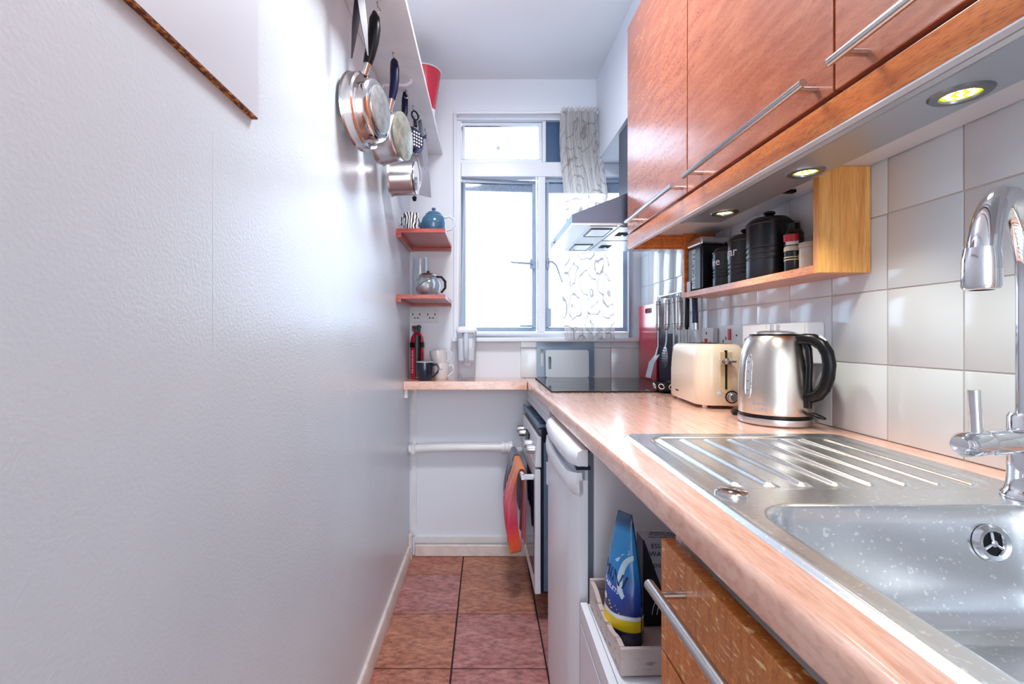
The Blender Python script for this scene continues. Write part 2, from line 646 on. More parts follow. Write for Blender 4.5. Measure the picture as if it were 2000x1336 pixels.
# left casement, hinged on its left edge and pushed slightly open
ca = obj('casement', ring(0, 0.386, 0, 0.786, 0.020, 0.0, 0.022), M_winmt, win, loc=(-0.126, 0.030, 1.134), rot=(0, 0, math.radians(5)), bev=0.002)
obj('pane', box(0.018, 0.368, 0.009, 0.013, 0.018, 0.768), M_pane2, ca, sm=False)
obj('shade_rail', box(0.02, 0.366, 0.012, 0.02, 0.728, 0.768), M_winmt, ca)  # added strip, colours in the shade under the window head
hd = MB().box(0.352, 0.378, -0.016, 0.0, 0.325, 0.375).cyl((0.365, -0.018, 0.352), (0.365, -0.006, 0.352), 0.009)
hd.tube([(0.365, -0.018, 0.352), (0.33, -0.024, 0.352), (0.25, -0.024, 0.356)], [0.006, 0.0055, 0.004], 8)
obj('casement_handle', hd, M_winmt, ca)
obj('casement_stay', MB().box(0.30, 0.37, -0.012, -0.006, 0.024, 0.034).cyl((0.35, -0.02, 0.03), (0.35, 0, 0.03), 0.006), M_winmt, ca)
ca2 = obj('casement', ring(0, 0.420, 0, 0.786, 0.020, 0.0, 0.022), M_winmt, win, loc=(0.301, 0.030, 1.134), bev=0.002)
obj('pane', box(0.018, 0.402, 0.009, 0.013, 0.018, 0.768), M_pane, ca2, sm=False)
obj('shade_rail', box(0.02, 0.40, 0.012, 0.02, 0.715, 0.768), M_winmt, ca2)  # same added strip of head shade on the right casement
hd = MB().box(0.006, 0.022, -0.014, 0.0, 0.325, 0.375).cyl((0.014, -0.018, 0.358), (0.014, -0.004, 0.358), 0.008)
hd.tube([(0.014, -0.018, 0.358), (0.035, -0.024, 0.355), (0.055, -0.024, 0.335), (0.085, -0.022, 0.25)], [0.006, 0.0055, 0.005, 0.003], 8)
obj('casement_handle', hd, M_winmt, ca2)
obj('casement_stay', MB().box(0.01, 0.03, -0.010, -0.004, 0.024, 0.12).cyl((0.02, -0.016, 0.03), (0.02, 0, 0.03), 0.006), M_winmt, ca2)

# painted pipe across the end wall
pp = thing('water_pipe', 'white painted pipe running across the end wall under the shelf top', 'pipe', (0, YB - 0.045, 0.553))
obj('pipe_run', MB().tube([(-0.385, 0, -0.006), (-0.30, 0, 0.0), (-0.18, -0.002, 0.004), (-0.02, 0, 0.004), (0.11, 0, 0.004)], 0.0215, 14), M_gloss, pp)
obj('coupling', MB().lathe([(0, 0.075), (0.030, 0.075), (0.030, 0.090), (0.026, 0.092), (0.026, 0.108), (0.033, 0.110), (0.033, 0.128), (0, 0.128)], 18, 'x', (0, 0, 0.004)), M_gloss, pp)
obj('pipe_clip', MB().box(-0.372, -0.352, -0.024, 0.045, -0.024, 0.022), M_gloss, pp, bev=0.003)

# added ceiling lamp, out of view, filling the far end with light
cl = thing('added_fill_lamp', 'round white ceiling lamp added out of view as fill light', 'lamp', (0.05, 1.22, ZC))
obj('fill_lamp_tray', MB().lathe([(0, -0.001), (0.17, -0.001), (0.175, -0.012), (0.165, -0.03), (0, -0.03)], 40), M_white, cl)
obj('fill_lamp_diffuser', MB().lathe([(0.16, -0.03), (0.155, -0.055), (0.11, -0.075), (0, -0.082)], 40), pbr('fill_lamp_opal', (246, 248, 255), 0.4, emit=((244, 248, 255), 2.5)), cl)
la = bpy.data.lights.new('added_fill_light', 'AREA')
la.shape = 'DISK'
la.size = 0.32
la.energy = 12.0
la.color = (0.93, 0.97, 1.0)
lo = bpy.data.objects.new('added_fill_light', la)
C.objects.link(lo)
lo.parent = cl
lo.location = (0, 0, -0.084)
# ------------------------------------------------------------ worktops
M_top = wood('worktop_laminate', (222, 164, 140), (232, 182, 160), (240, 200, 182), (14, 1.2, 3), rough=0.22, coat=0.7, fine=0.8, bumpy=0.01, grain=0.35, coatr=0.14)
M_topb = wood('worktop_laminate_cross', (222, 164, 140), (232, 182, 160), (240, 200, 182), (1.2, 14, 3), rough=0.22, coat=0.7, fine=0.8, bumpy=0.01, grain=0.35, coatr=0.14)


def nose(y):
    x = XF(y)
    pts = [(0.288, 0.86), (x + 0.004, 0.86), (x + 0.001, 0.8615), (x, 0.865), (x, 0.889)]
    for k in range(1, 7):
        a = PI / 2 * k / 6
        pts.append((x + 0.011 * (1 - math.cos(a)), 0.889 + 0.011 * math.sin(a)))
    pts.append((0.288, 0.90))
    return [(p[0], y, p[1]) for p in pts]


def slab(xa0, xa1, ya, xb0, xb1, yb):
    return [[(xa0, ya, 0.86), (xa1, ya, 0.86), (xa1, ya, 0.90), (xa0, ya, 0.90)],
            [(xb0, yb, 0.86), (xb1, yb, 0.86), (xb1, yb, 0.90), (xb0, yb, 0.90)]]


mb = MB().loft([nose(-0.45), nose(YB - 0.012)])
g = 0.0005
mb.loft(slab(0.288, 0.70, 0.63, 0.288, 0.70, YB - 0.012))
mb.loft(slab(0.288, 0.70, -0.45, 0.288, 0.70, 0.20))
mb.loft(slab(0.70, XW(-0.45) - g, -0.45, 0.70, XW(YB) - g, YB - 0.012))
tag(obj('worktop', mb, M_top, ang=50), 'long beech effect laminate worktop carrying sink, kettle and hob', 'worktop')

rt = thing('corner_worktop', 'short beech effect worktop shelf under the window in the left corner', 'worktop', (0, 0, 0))
obj('board', box(XL + 0.001, XF(2.25) - 0.002, 2.243, YB - 0.001, 0.861, 0.90), M_topb, rt, bev=0.0015)
obj('bracket', MB().box(XL + 0.001, XL + 0.018, 2.262, 2.43, 0.82, 0.861), M_gloss, rt, bev=0.002)

# ------------------------------------------------------------ hob
hob = thing('ceramic_hob', 'flat black glass hob set into the far worktop', 'hob', (0.246, 1.80, 0.9), 0.004)
obj('glass_plate', box(0, 0.50, 0, 0.575, 0.0006, 0.0065), pbr('black_glass', (9, 10, 14), 0.04, spec=0.9), hob, bev=0.0015)
obj('edge_trim', ring(-0.003, 0.503, -0.003, 0.578, 0.006, 0, 0.004).move(Matrix(((1, 0, 0, 0), (0, 0, 1, 0), (0, 1, 0, 0.0004), (0, 0, 0, 1)))), M_dark, hob)
for cx, cy, r in ((0.13, 0.15, 0.075), (0.36, 0.16, 0.09), (0.13, 0.42, 0.09), (0.36, 0.42, 0.075)):
    obj('cooking_zone', MB().torus((cx, cy, 0.0062), r, 0.0006, 'z', 40, 6), pbr('zone_print', (34, 36, 42), 0.4), hob)

# ------------------------------------------------------------ sink
SX0, SX1, SY0, SY1 = 0.285, 0.742, 0.10, 1.022


def sdrr(x, y, x0, x1, y0, y1, r):
    qx = abs(x - (x0 + x1) / 2) - (x1 - x0) / 2 + r
    qy = abs(y - (y0 + y1) / 2) - (y1 - y0) / 2 + r
    return math.hypot(max(qx, 0), max(qy, 0)) + min(max(qx, qy), 0) - r


def sst(a, b, v):
    v = max(0, min(1, (v - a) / (b - a)))
    return v * v * (3 - 2 * v)


def bowl_z(d):
    if d <= 0:
        return 0
    prof = [(0, 0), (0.003, 0.0008), (0.006, 0.004), (0.009, 0.011), (0.022, 0.098), (0.028, 0.115), (0.040, 0.130), (0.060, 0.137), (0.2, 0.141)]
    for (a, za), (b, zb) in zip(prof, prof[1:]):
        if d <= b:
            return -(za + (zb - za) * (d - a) / (b - a))
    return -0.141


def sink_z(x, y):
    z = 0.0048
    e = -sdrr(x, y, SX0, SX1, SY0, SY1, 0.03)
    z -= 0.0046 * (1 - sst(0, 0.007, e)) + 0.0006 * sst(0.008, 0.014, e)
    # drainer recess with raised ribs running away from the bowl
    d = -sdrr(x, y, 0.322, 0.715, 0.648, 0.992, 0.05)
    z -= 0.0030 * sst(0.0, 0.010, d)
    k = (x - 0.349) / 0.0478
    i = round(k)
    if 0 <= i <= 7:
        u = abs(k - i) * 0.0478
        z += 0.0045 * (1 - sst(0.003, 0.011, u)) * sst(0.664, 0.676, y) * (1 - sst(0.962, 0.976, y))
    b = -sdrr(x, y, 0.316, 0.690, 0.235, 0.592, 0.062)
    z += bowl_z(b)
    return z


xs = [SX0 + (SX1 - SX0) * i / 190 for i in range(191)]
ys = []
y = SY0
while y < SY1:
    ys.append(y)
    y += 0.002 if 0.22 < y < 0.70 or y > 0.94 else 0.0045
ys.append(SY1)
mb = MB()
nx = len(xs)
mb.add([(x, y, sink_z(x, y)) for y in ys for x in xs],
       [(j * nx + i, j * nx + i + 1, (j + 1) * nx + i + 1, (j + 1) * nx + i) for j in range(len(ys) - 1) for i in range(nx - 1)
        if sdrr((xs[i] + xs[i + 1]) / 2, (ys[j] + ys[j + 1]) / 2, SX0, SX1, SY0, SY1, 0.03) < 0.0])
snk = thing('inset_sink', 'stainless steel inset sink with ribbed drainer and deep bowl', 'sink', (0, 0, 0.9))


def steel_spots():
    m = pbr('scratched_sink_steel', (198, 202, 206), 0.26, 1.0)
    nt = m.node_tree
    L = nt.links.new
    b = nt.nodes['Principled BSDF']
    tc = N(nt, 'ShaderNodeTexCoord')
    no = N(nt, 'ShaderNodeTexNoise')
    no.inputs['Scale'].default_value = 170
    no.inputs['Detail'].default_value = 5
    L(tc.outputs['Object'], no.inputs['Vector'])
    r = N(nt, 'ShaderNodeValToRGB')
    r.color_ramp.elements[0].position = 0.615
    r.color_ramp.elements[0].color = srgb(220, 222, 224)
    r.color_ramp.elements[1].position = 0.655
    r.color_ramp.elements[1].color = srgb(250, 250, 250)
    L(no.outputs[0], r.inputs[0])
    L(r.outputs[0], b.inputs['Base Color'])
    mr = N(nt, 'ShaderNodeMapRange')
    mr.inputs[1].default_value = 0.4
    mr.inputs[2].default_value = 0.7
    mr.inputs[3].default_value = 0.24
    mr.inputs[4].default_value = 0.34
    n2 = N(nt, 'ShaderNodeTexNoise')
    n2.inputs['Scale'].default_value = 30
    n2.inputs['Detail'].default_value = 6
    L(tc.outputs['Object'], n2.inputs['Vector'])
    L(n2.outputs[0], mr.inputs[0])
    bp = N(nt, 'ShaderNodeBump')
    bp.inputs['Strength'].default_value = 0.12
    bp.inputs['Distance'].default_value = 0.0006
    L(no.outputs[0], bp.inputs['Height'])
    L(bp.outputs[0], b.inputs['Normal'])
    return m


M_sink = steel_spots()
obj('basin_and_drainer', mb, M_sink, snk, ang=80)
ov = obj('overflow', MB().lathe([(0.012, 0.001), (0.014, -0.003), (0.019, -0.004), (0.0215, -0.001), (0.0215, 0.003), (0.012, 0.003)], 28, 'y'), M_chrome, snk,
         loc=(0.604, 0.5745, -0.037), rot=(math.radians(-9), 0, 0))
obj('overflow_hole', MB().lathe([(0, 0.0005), (0.0125, 0.0005), (0.0125, 0.002), (0, 0.002)], 24, 'y'), M_dark, ov)
mb = MB()
for k in range(3):
    a = PI / 2 + k * 2 * PI / 3
    mb.cyl((0, -0.001, 0), (0.013 * math.cos(a), -0.001, 0.013 * math.sin(a)), 0.0016, 8)
mb.lathe([(0, -0.004), (0.004, -0.003), (0.004, 0.0), (0, 0.0)], 12, 'y')
obj('overflow_spokes', mb, M_chrome, ov)
obj('plug_knob', MB().lathe([(0, 0.0085), (0.014, 0.008), (0.019, 0.006), (0.0205, 0.003), (0.0205, 0.0), (0, 0)], 28), M_polish, snk, loc=(0.319, 0.626, 0.003))
wst = obj('waste', MB().lathe([(0, 0.001), (0.03, 0.001), (0.036, 0.003), (0.040, 0.0), (0, 0)], 28), M_chrome, snk, loc=(0.50, 0.40, -0.1405))

# ------------------------------------------------------------ tap
tap = thing('mixer_tap', 'chrome swan neck mixer tap standing behind the sink bowl', 'tap', (0.692, 0.612, 0.9045))
obj('tap_base', MB().lathe([(0, 0), (0.028, 0), (0.028, 0.004), (0.024, 0.010), (0.0225, 0.016), (0.0215, 0.03), (0.0215, 0.103), (0.019, 0.108), (0, 0.108)], 28), M_chrome, tap)
d = Vector((-0.178, -0.112, 0)).normalized()
R = 0.104
pts = [Vector((0, 0, 0.10)), Vector((0, 0, 0.18)), Vector((0, 0, 0.24)), Vector((0, 0, 0.262))]
for k in range(1, 17):
    a = PI * k / 16
    pts.append(d * (R * (1 - math.cos(a))) + Vector((0, 0, 0.262 + R * math.sin(a))))
pts.append(d * (2 * R + 0.001) + Vector((0, 0, 0.256)))
obj('spout', MB().tube(pts, 0.0135, 20), M_chrome, tap)
e = d * (2 * R + 0.001)
nz = obj('spout_nozzle', MB().lathe([(0.010, -0.002), (0.0145, -0.001), (0.016, 0.002), (0.0155, 0.03), (0.0138, 0.042), (0, 0.042)], 24), M_chrome, tap, loc=(e.x, e.y, 0.2555))
obj('aerator', MB().lathe([(0, 0.001), (0.0115, 0.001), (0.0115, 0.004), (0, 0.004)], 20), M_dark, nz)
obj('lever_body', MB().lathe([(0, 0.126), (0.010, 0.124), (0.0150, 0.116), (0.0155, 0.084), (0.0145, 0.081), (0.0155, 0.078), (0.0155, 0.015), (0, 0.015)], 22, 'x').move(Matrix.Rotation(PI + math.radians(14), 4, 'Z') @ Matrix.Translation((0, 0, 0.074))), M_chrome, tap)
lv = Vector((-0.092, -0.023, 0.074))
obj('lever', MB().tube([lv, lv + Vector((-0.001, 0, 0.03)), lv + Vector((-0.003, 0, 0.066))], [0.0066, 0.0062, 0.0064], 14), M_chrome, tap)

# ------------------------------------------------------------ base units
M_oak = wood('oak_front', (176, 98, 40), (198, 118, 52), (212, 136, 66), (3, 12, 3), rough=0.32, coat=0.4, fine=1.1, fleck=((236, 200, 148), 165, (0.6, 0.30, 1.5)))  # pale flecks colour in the glints off the grain
M_oakup = wood('oak_wall_door', (158, 78, 44), (174, 94, 57), (190, 112, 74), (6, 1.1, 6), rough=0.26, coat=1.0, fine=1.3, bumpy=0.05, grain=0.7, coatr=0.2)
M_oakside = wood('oak_end_panel', (222, 146, 72), (234, 166, 90), (242, 184, 112), (9, 9, 0.45), rough=0.35, coat=0.2, fine=0.9, grain=0.5)
M_oakred = wood('oak_pelmet', (190, 96, 40), (210, 116, 50), (222, 134, 66), (7, 1.0, 7), rough=0.26, coat=0.4, fine=1.2)
M_bar = pbr('satin_bar_handle', (196, 192, 190), 0.24, 1.0)


def bar_handle(parent, y0, y1, z, x=-0.035, posts=(0.022, 0.022), r=0.0062):
    """bar along y standing off a front face at local x = 0"""
    m_ = MB().cyl((x, y0, z), (x, y1, z), r, 16)
    for yp in (y0 + posts[0], y1 - posts[1]):
        m_.cyl((x, yp, z), (0.0, yp, z), 0.0045, 12)
    return obj('bar_handle', m_, M_bar, parent)


bc = thing('sink_base_unit', 'oak fronted base unit under the sink with drawer front and bar handle', 'cabinet', (0.241, 0.666, 0), SB)
mb = MB()
mb.box(0.021, 0.53, -0.018, -0.001, 0.10, 0.855)
mb.box(0.021, 0.53, -0.95, -0.932, 0.10, 0.855)
mb.box(0.021, 0.53, -0.932, -0.018, 0.10, 0.118)
mb.box(0.515, 0.53, -0.932, -0.018, 0.118, 0.855)
obj('carcass', mb, M_lam, bc, sm=False)
dr = obj('drawer_front', box(0, 0.020, -0.598, 0.0, 0.682, 0.832), M_oak, bc, bev=0.003)
bar_handle(dr, -0.54, -0.052, 0.794, posts=(0.026, 0.026), r=0.0068)
dd = obj('cupboard_door', box(0, 0.020, -0.598, 0.0, 0.105, 0.678), M_oak, bc, bev=0.003)
obj('plinth', box(0.05, 0.068, -0.95, -0.001, 0.0, 0.10), M_oakred, bc, sm=False)

# white drawer chest in the gap between sink unit and fridge
ch = thing('drawer_chest', 'low white drawer chest standing in the gap beside the fridge', 'drawers', (0.215, 0.69, 0), 0.0)
obj('chest_body', box(0.0175, 0.44, 0, 0.415, 0.02, 0.497), M_lam, ch, bev=0.002)
for z0, z1 in ((0.459, 0.5), (0.25, 0.452), (0.03, 0.244)):
    f_ = obj('drawer_front', box(0, 0.016, 0.0, 0.415, z0, z1), M_lam, ch, bev=0.002)
for fx, fy in ((0.03, 0.02), (0.03, 0.36), (0.38, 0.02), (0.38, 0.36)):
    obj('chest_foot', box(fx, fx + 0.03, fy, fy + 0.03, 0, 0.02), M_grey, ch)

# fridge
fr = thing('undercounter_fridge', 'white undercounter fridge with curved grip along the top of its door', 'fridge', (0.208, 1.128, 0), 0.01)
M_fr = pbr('fridge_enamel', (230, 232, 238), 0.25, bump=(8, 0.05))
obj('fridge_body', box(0.0445, 0.55, 0.0, 0.475, 0.025, 0.843), M_fr, fr, bev=0.004)
obj('door_seal', box(0.029, 0.0445, 0.008, 0.467, 0.06, 0.835), pbr('seal_grey', (96, 106, 122), 0.5), fr, sm=False)


def arc_sec(z, y0=0.0, y1=0.475, x0=0.0, x1=0.030, bulge=0.012):
    ps = []
    for k in range(13):
        u = k / 12
        y_ = y0 + (y1 - y0) * u
        ps.append((x0 - bulge * (1 - (2 * u - 1) ** 2) + (0.010 * max(0, 1 - min(u, 1 - u) / 0.04)), y_, z))
    return ps + [(x1, y1, z), (x1, y0, z)]


dor = obj('fridge_door', MB().loft([arc_sec(0.045), arc_sec(0.772)]), M_fr, fr, ang=50)
# grip: a cap on top, a scooped recess below it, and a lip that sweeps down to the near corner
cap = obj('door_cap', MB().loft([arc_sec(0.805, x0=-0.004), arc_sec(0.822, x0=-0.007), arc_sec(0.838, x0=-0.003), arc_sec(0.843, x0=0.006)]), M_fr, fr, ang=60)
obj('grip_recess', MB().loft([arc_sec(0.772, x0=0.014), arc_sec(0.805, x0=0.014)]), M_grey, fr)
lip = MB()
secs = []
for k in range(17):
    u = k / 16
    y_ = 0.475 * u
    xx = -0.004 - 0.012 * (1 - (2 * u - 1) ** 2) + 0.010 * max(0, 1 - min(u, 1 - u) / 0.04)
    zt = 0.772 + 0.018 * max(0, 1 - u * 6) + 0.016 * u
    zb = 0.742 - 0.004 * u
    secs.append([(xx + 0.006, y_, zb - 0.01), (xx - 0.001, y_, zb), (xx - 0.003, y_, (zt + zb) / 2), (xx, y_, zt), (xx + 0.010, y_, zt), (xx + 0.014, y_, zb)])
lip.loft(secs)
obj('grip_lip', lip, M_fr, fr, ang=50)
obj('hinge_plate', box(0.002, 0.036, -0.002, 0.022, 0.797, 0.804), M_navy, fr)
obj('badge', box(-0.008, -0.004, 0.43, 0.445, 0.63, 0.70), M_grey, fr)

# oven
ov_ = thing('built_under_oven', 'white fronted oven under the hob with dark glass door', 'oven', (0.187, 1.85, 0), SB)
M_ovn = pbr('oven_side_enamel', (16, 20, 48), 0.3)
M_ovs = pbr('oven_side_strip', (128, 152, 182), 0.35, 0.6)
M_ovg = pbr('oven_door_glass', (14, 22, 74), 0.06, spec=0.8)
obj('oven_body', box(0.024, 0.56, 0.004, 0.545, 0.12, 0.752), M_ovn, ov_, bev=0.003)
obj('side_strip', MB().box(0.034, 0.050, -0.003, 0.004, 0.13, 0.70).box(0.056, 0.062, -0.003, 0.004, 0.13, 0.70), M_ovs, ov_)
dor = obj('oven_door', box(0.0, 0.022, 0.0, 0.55, 0.118, 0.597), M_lam, ov_, bev=0.003)
obj('door_glass', box(-0.002, 0.004, 0.03, 0.52, 0.18, 0.555), M_ovg, dor, bev=0.001)
hb = MB().box(-0.046, 0.0, 0.035, 0.053, 0.548, 0.566).box(-0.046, 0.0, 0.497, 0.515, 0.548, 0.566)
hb.box(-0.050, -0.036, 0.030, 0.520, 0.548, 0.566)
obj('door_handle', hb, M_lam, dor, bev=0.002)
cp = obj('control_panel', MB().prism([(0.0, 0.606), (0.024, 0.606), (0.024, 0.722), (0.009, 0.722)], 'y', 0.0, 0.55), M_lam, ov_, bev=0.002)
for yk in (0.06, 0.16, 0.39, 0.48):
    obj('knob', MB().lathe([(0, -0.030), (0.014, -0.030), (0.016, -0.026), (0.018, 0.004), (0, 0.004)], 20, 'x', (0.004, yk, 0.662)), M_steel, cp)
obj('clock_panel', box(-0.001, 0.006, 0.22, 0.33, 0.64, 0.69), M_black, cp)
vg = obj('vent_grille', MB().box(0.012, 0.085, 0.0, 0.55, 0.752, 0.757), M_navy, ov_)
mb = MB()
for k in range(14):
    mb.box(0.018, 0.078, 0.012 + k * 0.038, 0.020 + k * 0.038, 0.757, 0.768)
mb.box(0.012, 0.018, 0, 0.55, 0.757, 0.772)
obj('grille_bar', mb, M_ovs, vg)
for fx, fy in ((0.1, 0.03), (0.1, 0.49), (0.5, 0.03), (0.5, 0.49)):
    obj('oven_leg', box(fx, fx + 0.03, fy, fy + 0.03, 0, 0.12), M_dark, ov_)
# white rail between worktop and oven
rl = thing('worktop_rail', 'white filler rail under the worktop above the oven', 'rail', (0.222, 1.70, 0), SB)
obj('rail_front', box(0, 0.016, 0, 0.70, 0.822, 0.858), M_lam, rl, bev=0.001)
obj('rail_lower', box(0.002, 0.016, 0, 0.70, 0.790, 0.819), M_lam, rl, bev=0.001)

# ------------------------------------------------------------ wall cabinets
def wall_cabinet(label, y0, wd, h0, h1):
    c_ = thing('wall_cabinet', label, 'cabinet', (0.52 - S * y0, y0, 1.466), S, 'oak wall cabinets')
    obj('carcass', box(0.020, XW(0) - 0.52 - 0.003, 0, wd, 0.0, 0.722), M_lam, c_, sm=False)
    d_ = obj('cabinet_door', box(0, 0.018, 0.002, wd - 0.002, 0.003, 0.724), M_oakup, c_, bev=0.0022)
    bar_handle(d_, h0, h1, 0.024)
    return c_


wall_cabinet('oak wall cabinet nearest the cooker hood', 1.2036, 0.487, 0.006, 0.39)
wall_cabinet('middle oak wall cabinet above the canister shelf', 0.7060, 0.4976, 0.015, 0.437)
wall_cabinet('nearest oak wall cabinet cut off by the top right of the photo', 0.2060, 0.50, 0.03, 0.461)
tp = thing('cabinet_pelmet', 'oak light pelmet running under the wall cabinet doors', 'pelmet', (0.52, 0, 1.414), S)
obj('front_board', box(0.0, 0.0145, 0.10, 1.688, 0.002, 0.0465), M_oakred, tp, bev=0.0012)
rb = obj('return_board', MB().prism([(1.676, 0.0), (1.690, 0.0), (1.690, 0.050), (1.676, 0.050), (1.676, 0.043), (1.673, 0.041), (1.676, 0.036), (1.674, 0.030), (1.672, 0.012), (1.676, 0.008)], 'x', 0.0145, 0.19), M_oakred, tp)
obj('white_edge', box(0.0005, 0.0135, 0.10, 1.675, -0.0005, 0.002), M_lam, tp)

# light strip with three round lamps
ls = thing('under_cabinet_light', 'grey metal light strip with three round lamps under the wall cabinets', 'light', (0.535, 0, 1.414), S)
sec = [(0.0, 0.050), (0.0, 0.010), (0.006, 0.002), (0.014, 0.0), (0.020, 0.0035), (0.028, 0.0040), (0.118, 0.0040), (0.118, 0.008), (0.03, 0.050)]
obj('housing', MB().prism(sec, 'y', 0.10, 1.30), pbr('strip_metal', (176, 182, 192), 0.33, 0.8), ls)
M_led = pbr('lit_lamp_lens', (240, 246, 190), 0.3, emit=((226, 232, 50), 1.0))
M_ledc = pbr('lamp_cluster', (255, 255, 230), 0.3, emit=((250, 255, 190), 3.0))
for yk in (0.61, 0.90, 1.197):
    lp = obj('lamp', MB().lathe([(0.020, 0.001), (0.021, -0.0028), (0.030, -0.0022), (0.0330, 0.001), (0.0330, 0.004), (0.020, 0.004)], 36), pbr('lamp_bezel', (120, 122, 128), 0.3, 0.9), ls, loc=(0.076, yk, 0.0035))
    obj('lamp_lens', MB().lathe([(0, 0.0005), (0.0203, 0.0005), (0.0203, 0.003), (0, 0.003)], 28), M_led, lp)
    mb = MB()
    for q in range(9):
        a = q * 2 * PI / 8
        rr = 0 if q == 8 else 0.013
        mb.lathe([(0, -0.0012), (0.003, -0.0006), (0.0042, 0.0005), (0, 0.0005)], 10, 'z', (rr * math.cos(a), rr * math.sin(a), 0))
    obj('lamp_diodes', mb, M_ledc, lp)
    ld = bpy.data.lights.new('lamp_glow', 'SPOT')
    ld.energy = 3.2
    ld.color = (1.0, 0.97, 0.82)
    ld.spot_size = math.radians(120)
    ld.spot_blend = 0.7
    ld.shadow_soft_size = 0.02
    lo = bpy.data.objects.new('lamp_glow', ld)
    C.objects.link(lo)
    lo.parent = lp
    lo.location = (0, 0, -0.006)
cb = thing('cable_clip', 'small black cable clip under the middle wall cabinet', 'clip', (0.70, 1.17, 1.4662), S)
obj('clip_body', MB().box(-0.03, 0.05, -0.008, 0.008, -0.008, 0), M_black, cb, bev=0.002)
obj('cable_end', MB().tube([(-0.03, 0, -0.004), (-0.05, 0.005, -0.007), (-0.065, 0.0, -0.004)], 0.0025, 8), M_white, cb)

# canister shelf
sh = thing('canister_shelf', 'small oak box shelf under the wall cabinets holding black canisters', 'shelf', (0.708, 0, 0), S)
sd = XW(0) - 0.708 - 0.0015
obj('end_panel', box(0, sd, 1.003, 1.021, 1.243, 1.4655), M_oakside, sh, bev=0.001)
obj('end_panel', box(0, sd, 1.662, 1.680, 1.243, 1.4655), M_oakred, sh, bev=0.001)
obj('shelf_board', box(0, sd, 1.021, 1.662, 1.243, 1.261), wood('oak_shelf_board', (206, 122, 76), (222, 142, 96), (232, 160, 116), (9, 1.2, 9), 0.3, 0.3), sh, bev=0.001)

# ------------------------------------------------------------ cooker hood
hd = thing('cooker_hood', 'stainless steel chimney cooker hood above the hob', 'cooker hood', (0, 0, 0), S)
hx = 0.027
sec = [(0.305 + hx, 1.516), (0.305 + hx, 1.546), (0.50 + hx, 1.622), (0.56 + hx, 1.645), (0.815, 1.645), (0.815, 1.516)]
obj('hood_body', MB().prism(sec, 'y', 1.715, 2.24), M_hoodst, hd, bev=0.001)
obj('underside_frame', MB().box(0.305 + hx, 0.815, 1.715, 2.24, 1.508, 1.516), M_steel, hd, bev=0.001)
obj('lamp_panel', box(0.40, 0.50, 1.73, 2.225, 1.5045, 1.508), M_steel2, hd, bev=0.001)
for y0 in (1.76, 2.06):
    obj('hood_lamp', box(0.412, 0.488, y0, y0 + 0.13, 1.5025, 1.5045), pbr('lamp_cover', (206, 212, 216), 0.12, 0.5), hd, bev=0.0008)
    obj('lamp_rim', ring(0.410, 0.490, y0 - 0.002, y0 + 0.132, 0.004, 0, 0.003).move(Matrix(((1, 0, 0, 0), (0, 0, 1, 0), (0, 1, 0, 1.5015), (0, 0, 0, 1)))), M_navy, hd)
for y0, y1 in ((1.73, 1.97), (1.985, 2.225)):
    ft = obj('grease_filter', box(0.508, 0.80, y0, y1, 1.504, 1.508), M_steel2, hd, bev=0.001)
    obj('filter_catch', MB().box(0.53, 0.575, (y0 + y1) / 2 - 0.03, (y0 + y1) / 2 + 0.03, 1.5025, 1.504), M_dark, ft)
    obj('catch_button', MB().lathe([(0, -0.004), (0.006, -0.004), (0.006, 0), (0, 0)], 12, 'z', (0.552, (y0 + y1) / 2, 1.5025)), M_steel, ft)
obj('hood_switch', MB().lathe([(0, -0.006), (0.009, -0.006), (0.009, 0), (0, 0)], 14, 'x', (0.305 + hx, 2.12, 1.53)), M_grey, hd)
obj('chimney', box(0.612, 0.815, 1.86, 2.10, 1.645, 1.9895), M_hoodst, hd, bev=0.001)
# ------------------------------------------------------------ kettle
kt = thing('electric_kettle', 'brushed steel electric kettle with black handle beside the drainer', 'kettle', (0.7025, 1.172, 0.9))
kt.scale = (0.89, 0.89, 1.03)
obj('power_base', MB().lathe([(0, 0.0), (0.086, 0.0), (0.0905, 0.004), (0.0915, 0.010), (0.0905, 0.017), (0.086, 0.019), (0, 0.019)], 48), M_steel, kt)
obj('black_ring', MB().lathe([(0.07, 0.019), (0.0885, 0.019), (0.0885, 0.026), (0.07, 0.026)], 48), M_black, kt)
body = [(0.07, 0.026), (0.0895, 0.026), (0.0905, 0.030), (0.0903, 0.08), (0.0888, 0.12), (0.0855, 0.150), (0.0800, 0.175), (0.0725, 0.193), (0.0660, 0.202), (0.0615, 0.206), (0.055, 0.207)]
kb = obj('kettle_body', MB().lathe(body, 56), pbr('kettle_steel', (206, 198, 190), 0.24, 1.0, bump=(260, 0.07, (1, 1, 10))), kt)
lid = obj('kettle_lid', MB().lathe([(0.0610, 0.203), (0.0600, 0.2085), (0.052, 0.2095), (0.051, 0.213), (0.035, 0.2165), (0, 0.218)], 48), M_steel, kt)
obj('lid_ring', MB().torus((0, 0, 0.2065), 0.0595, 0.0028, 'z', 48), M_black, lid)
obj('lid_grip', MB().box(-0.012, -0.003, -0.006, 0.006, 0.214, 0.232).box(0.003, 0.012, -0.006, 0.006, 0.214, 0.232).move(Matrix.Rotation(math.radians(-30), 4, 'Z')), clear('clear_plastic', (235, 238, 240), 0.6), lid, bev=0.002)
aw = math.radians(196)
for q in range(2):
    pass
wp = []
for k in range(29):
    tt = 2 * PI * k / 28
    wp.append((0.0085 * math.cos(tt), 0.046 * (1 if math.sin(tt) > 0 else -1) * min(1, abs(math.sin(tt)) ** 0.35)))
vs = []
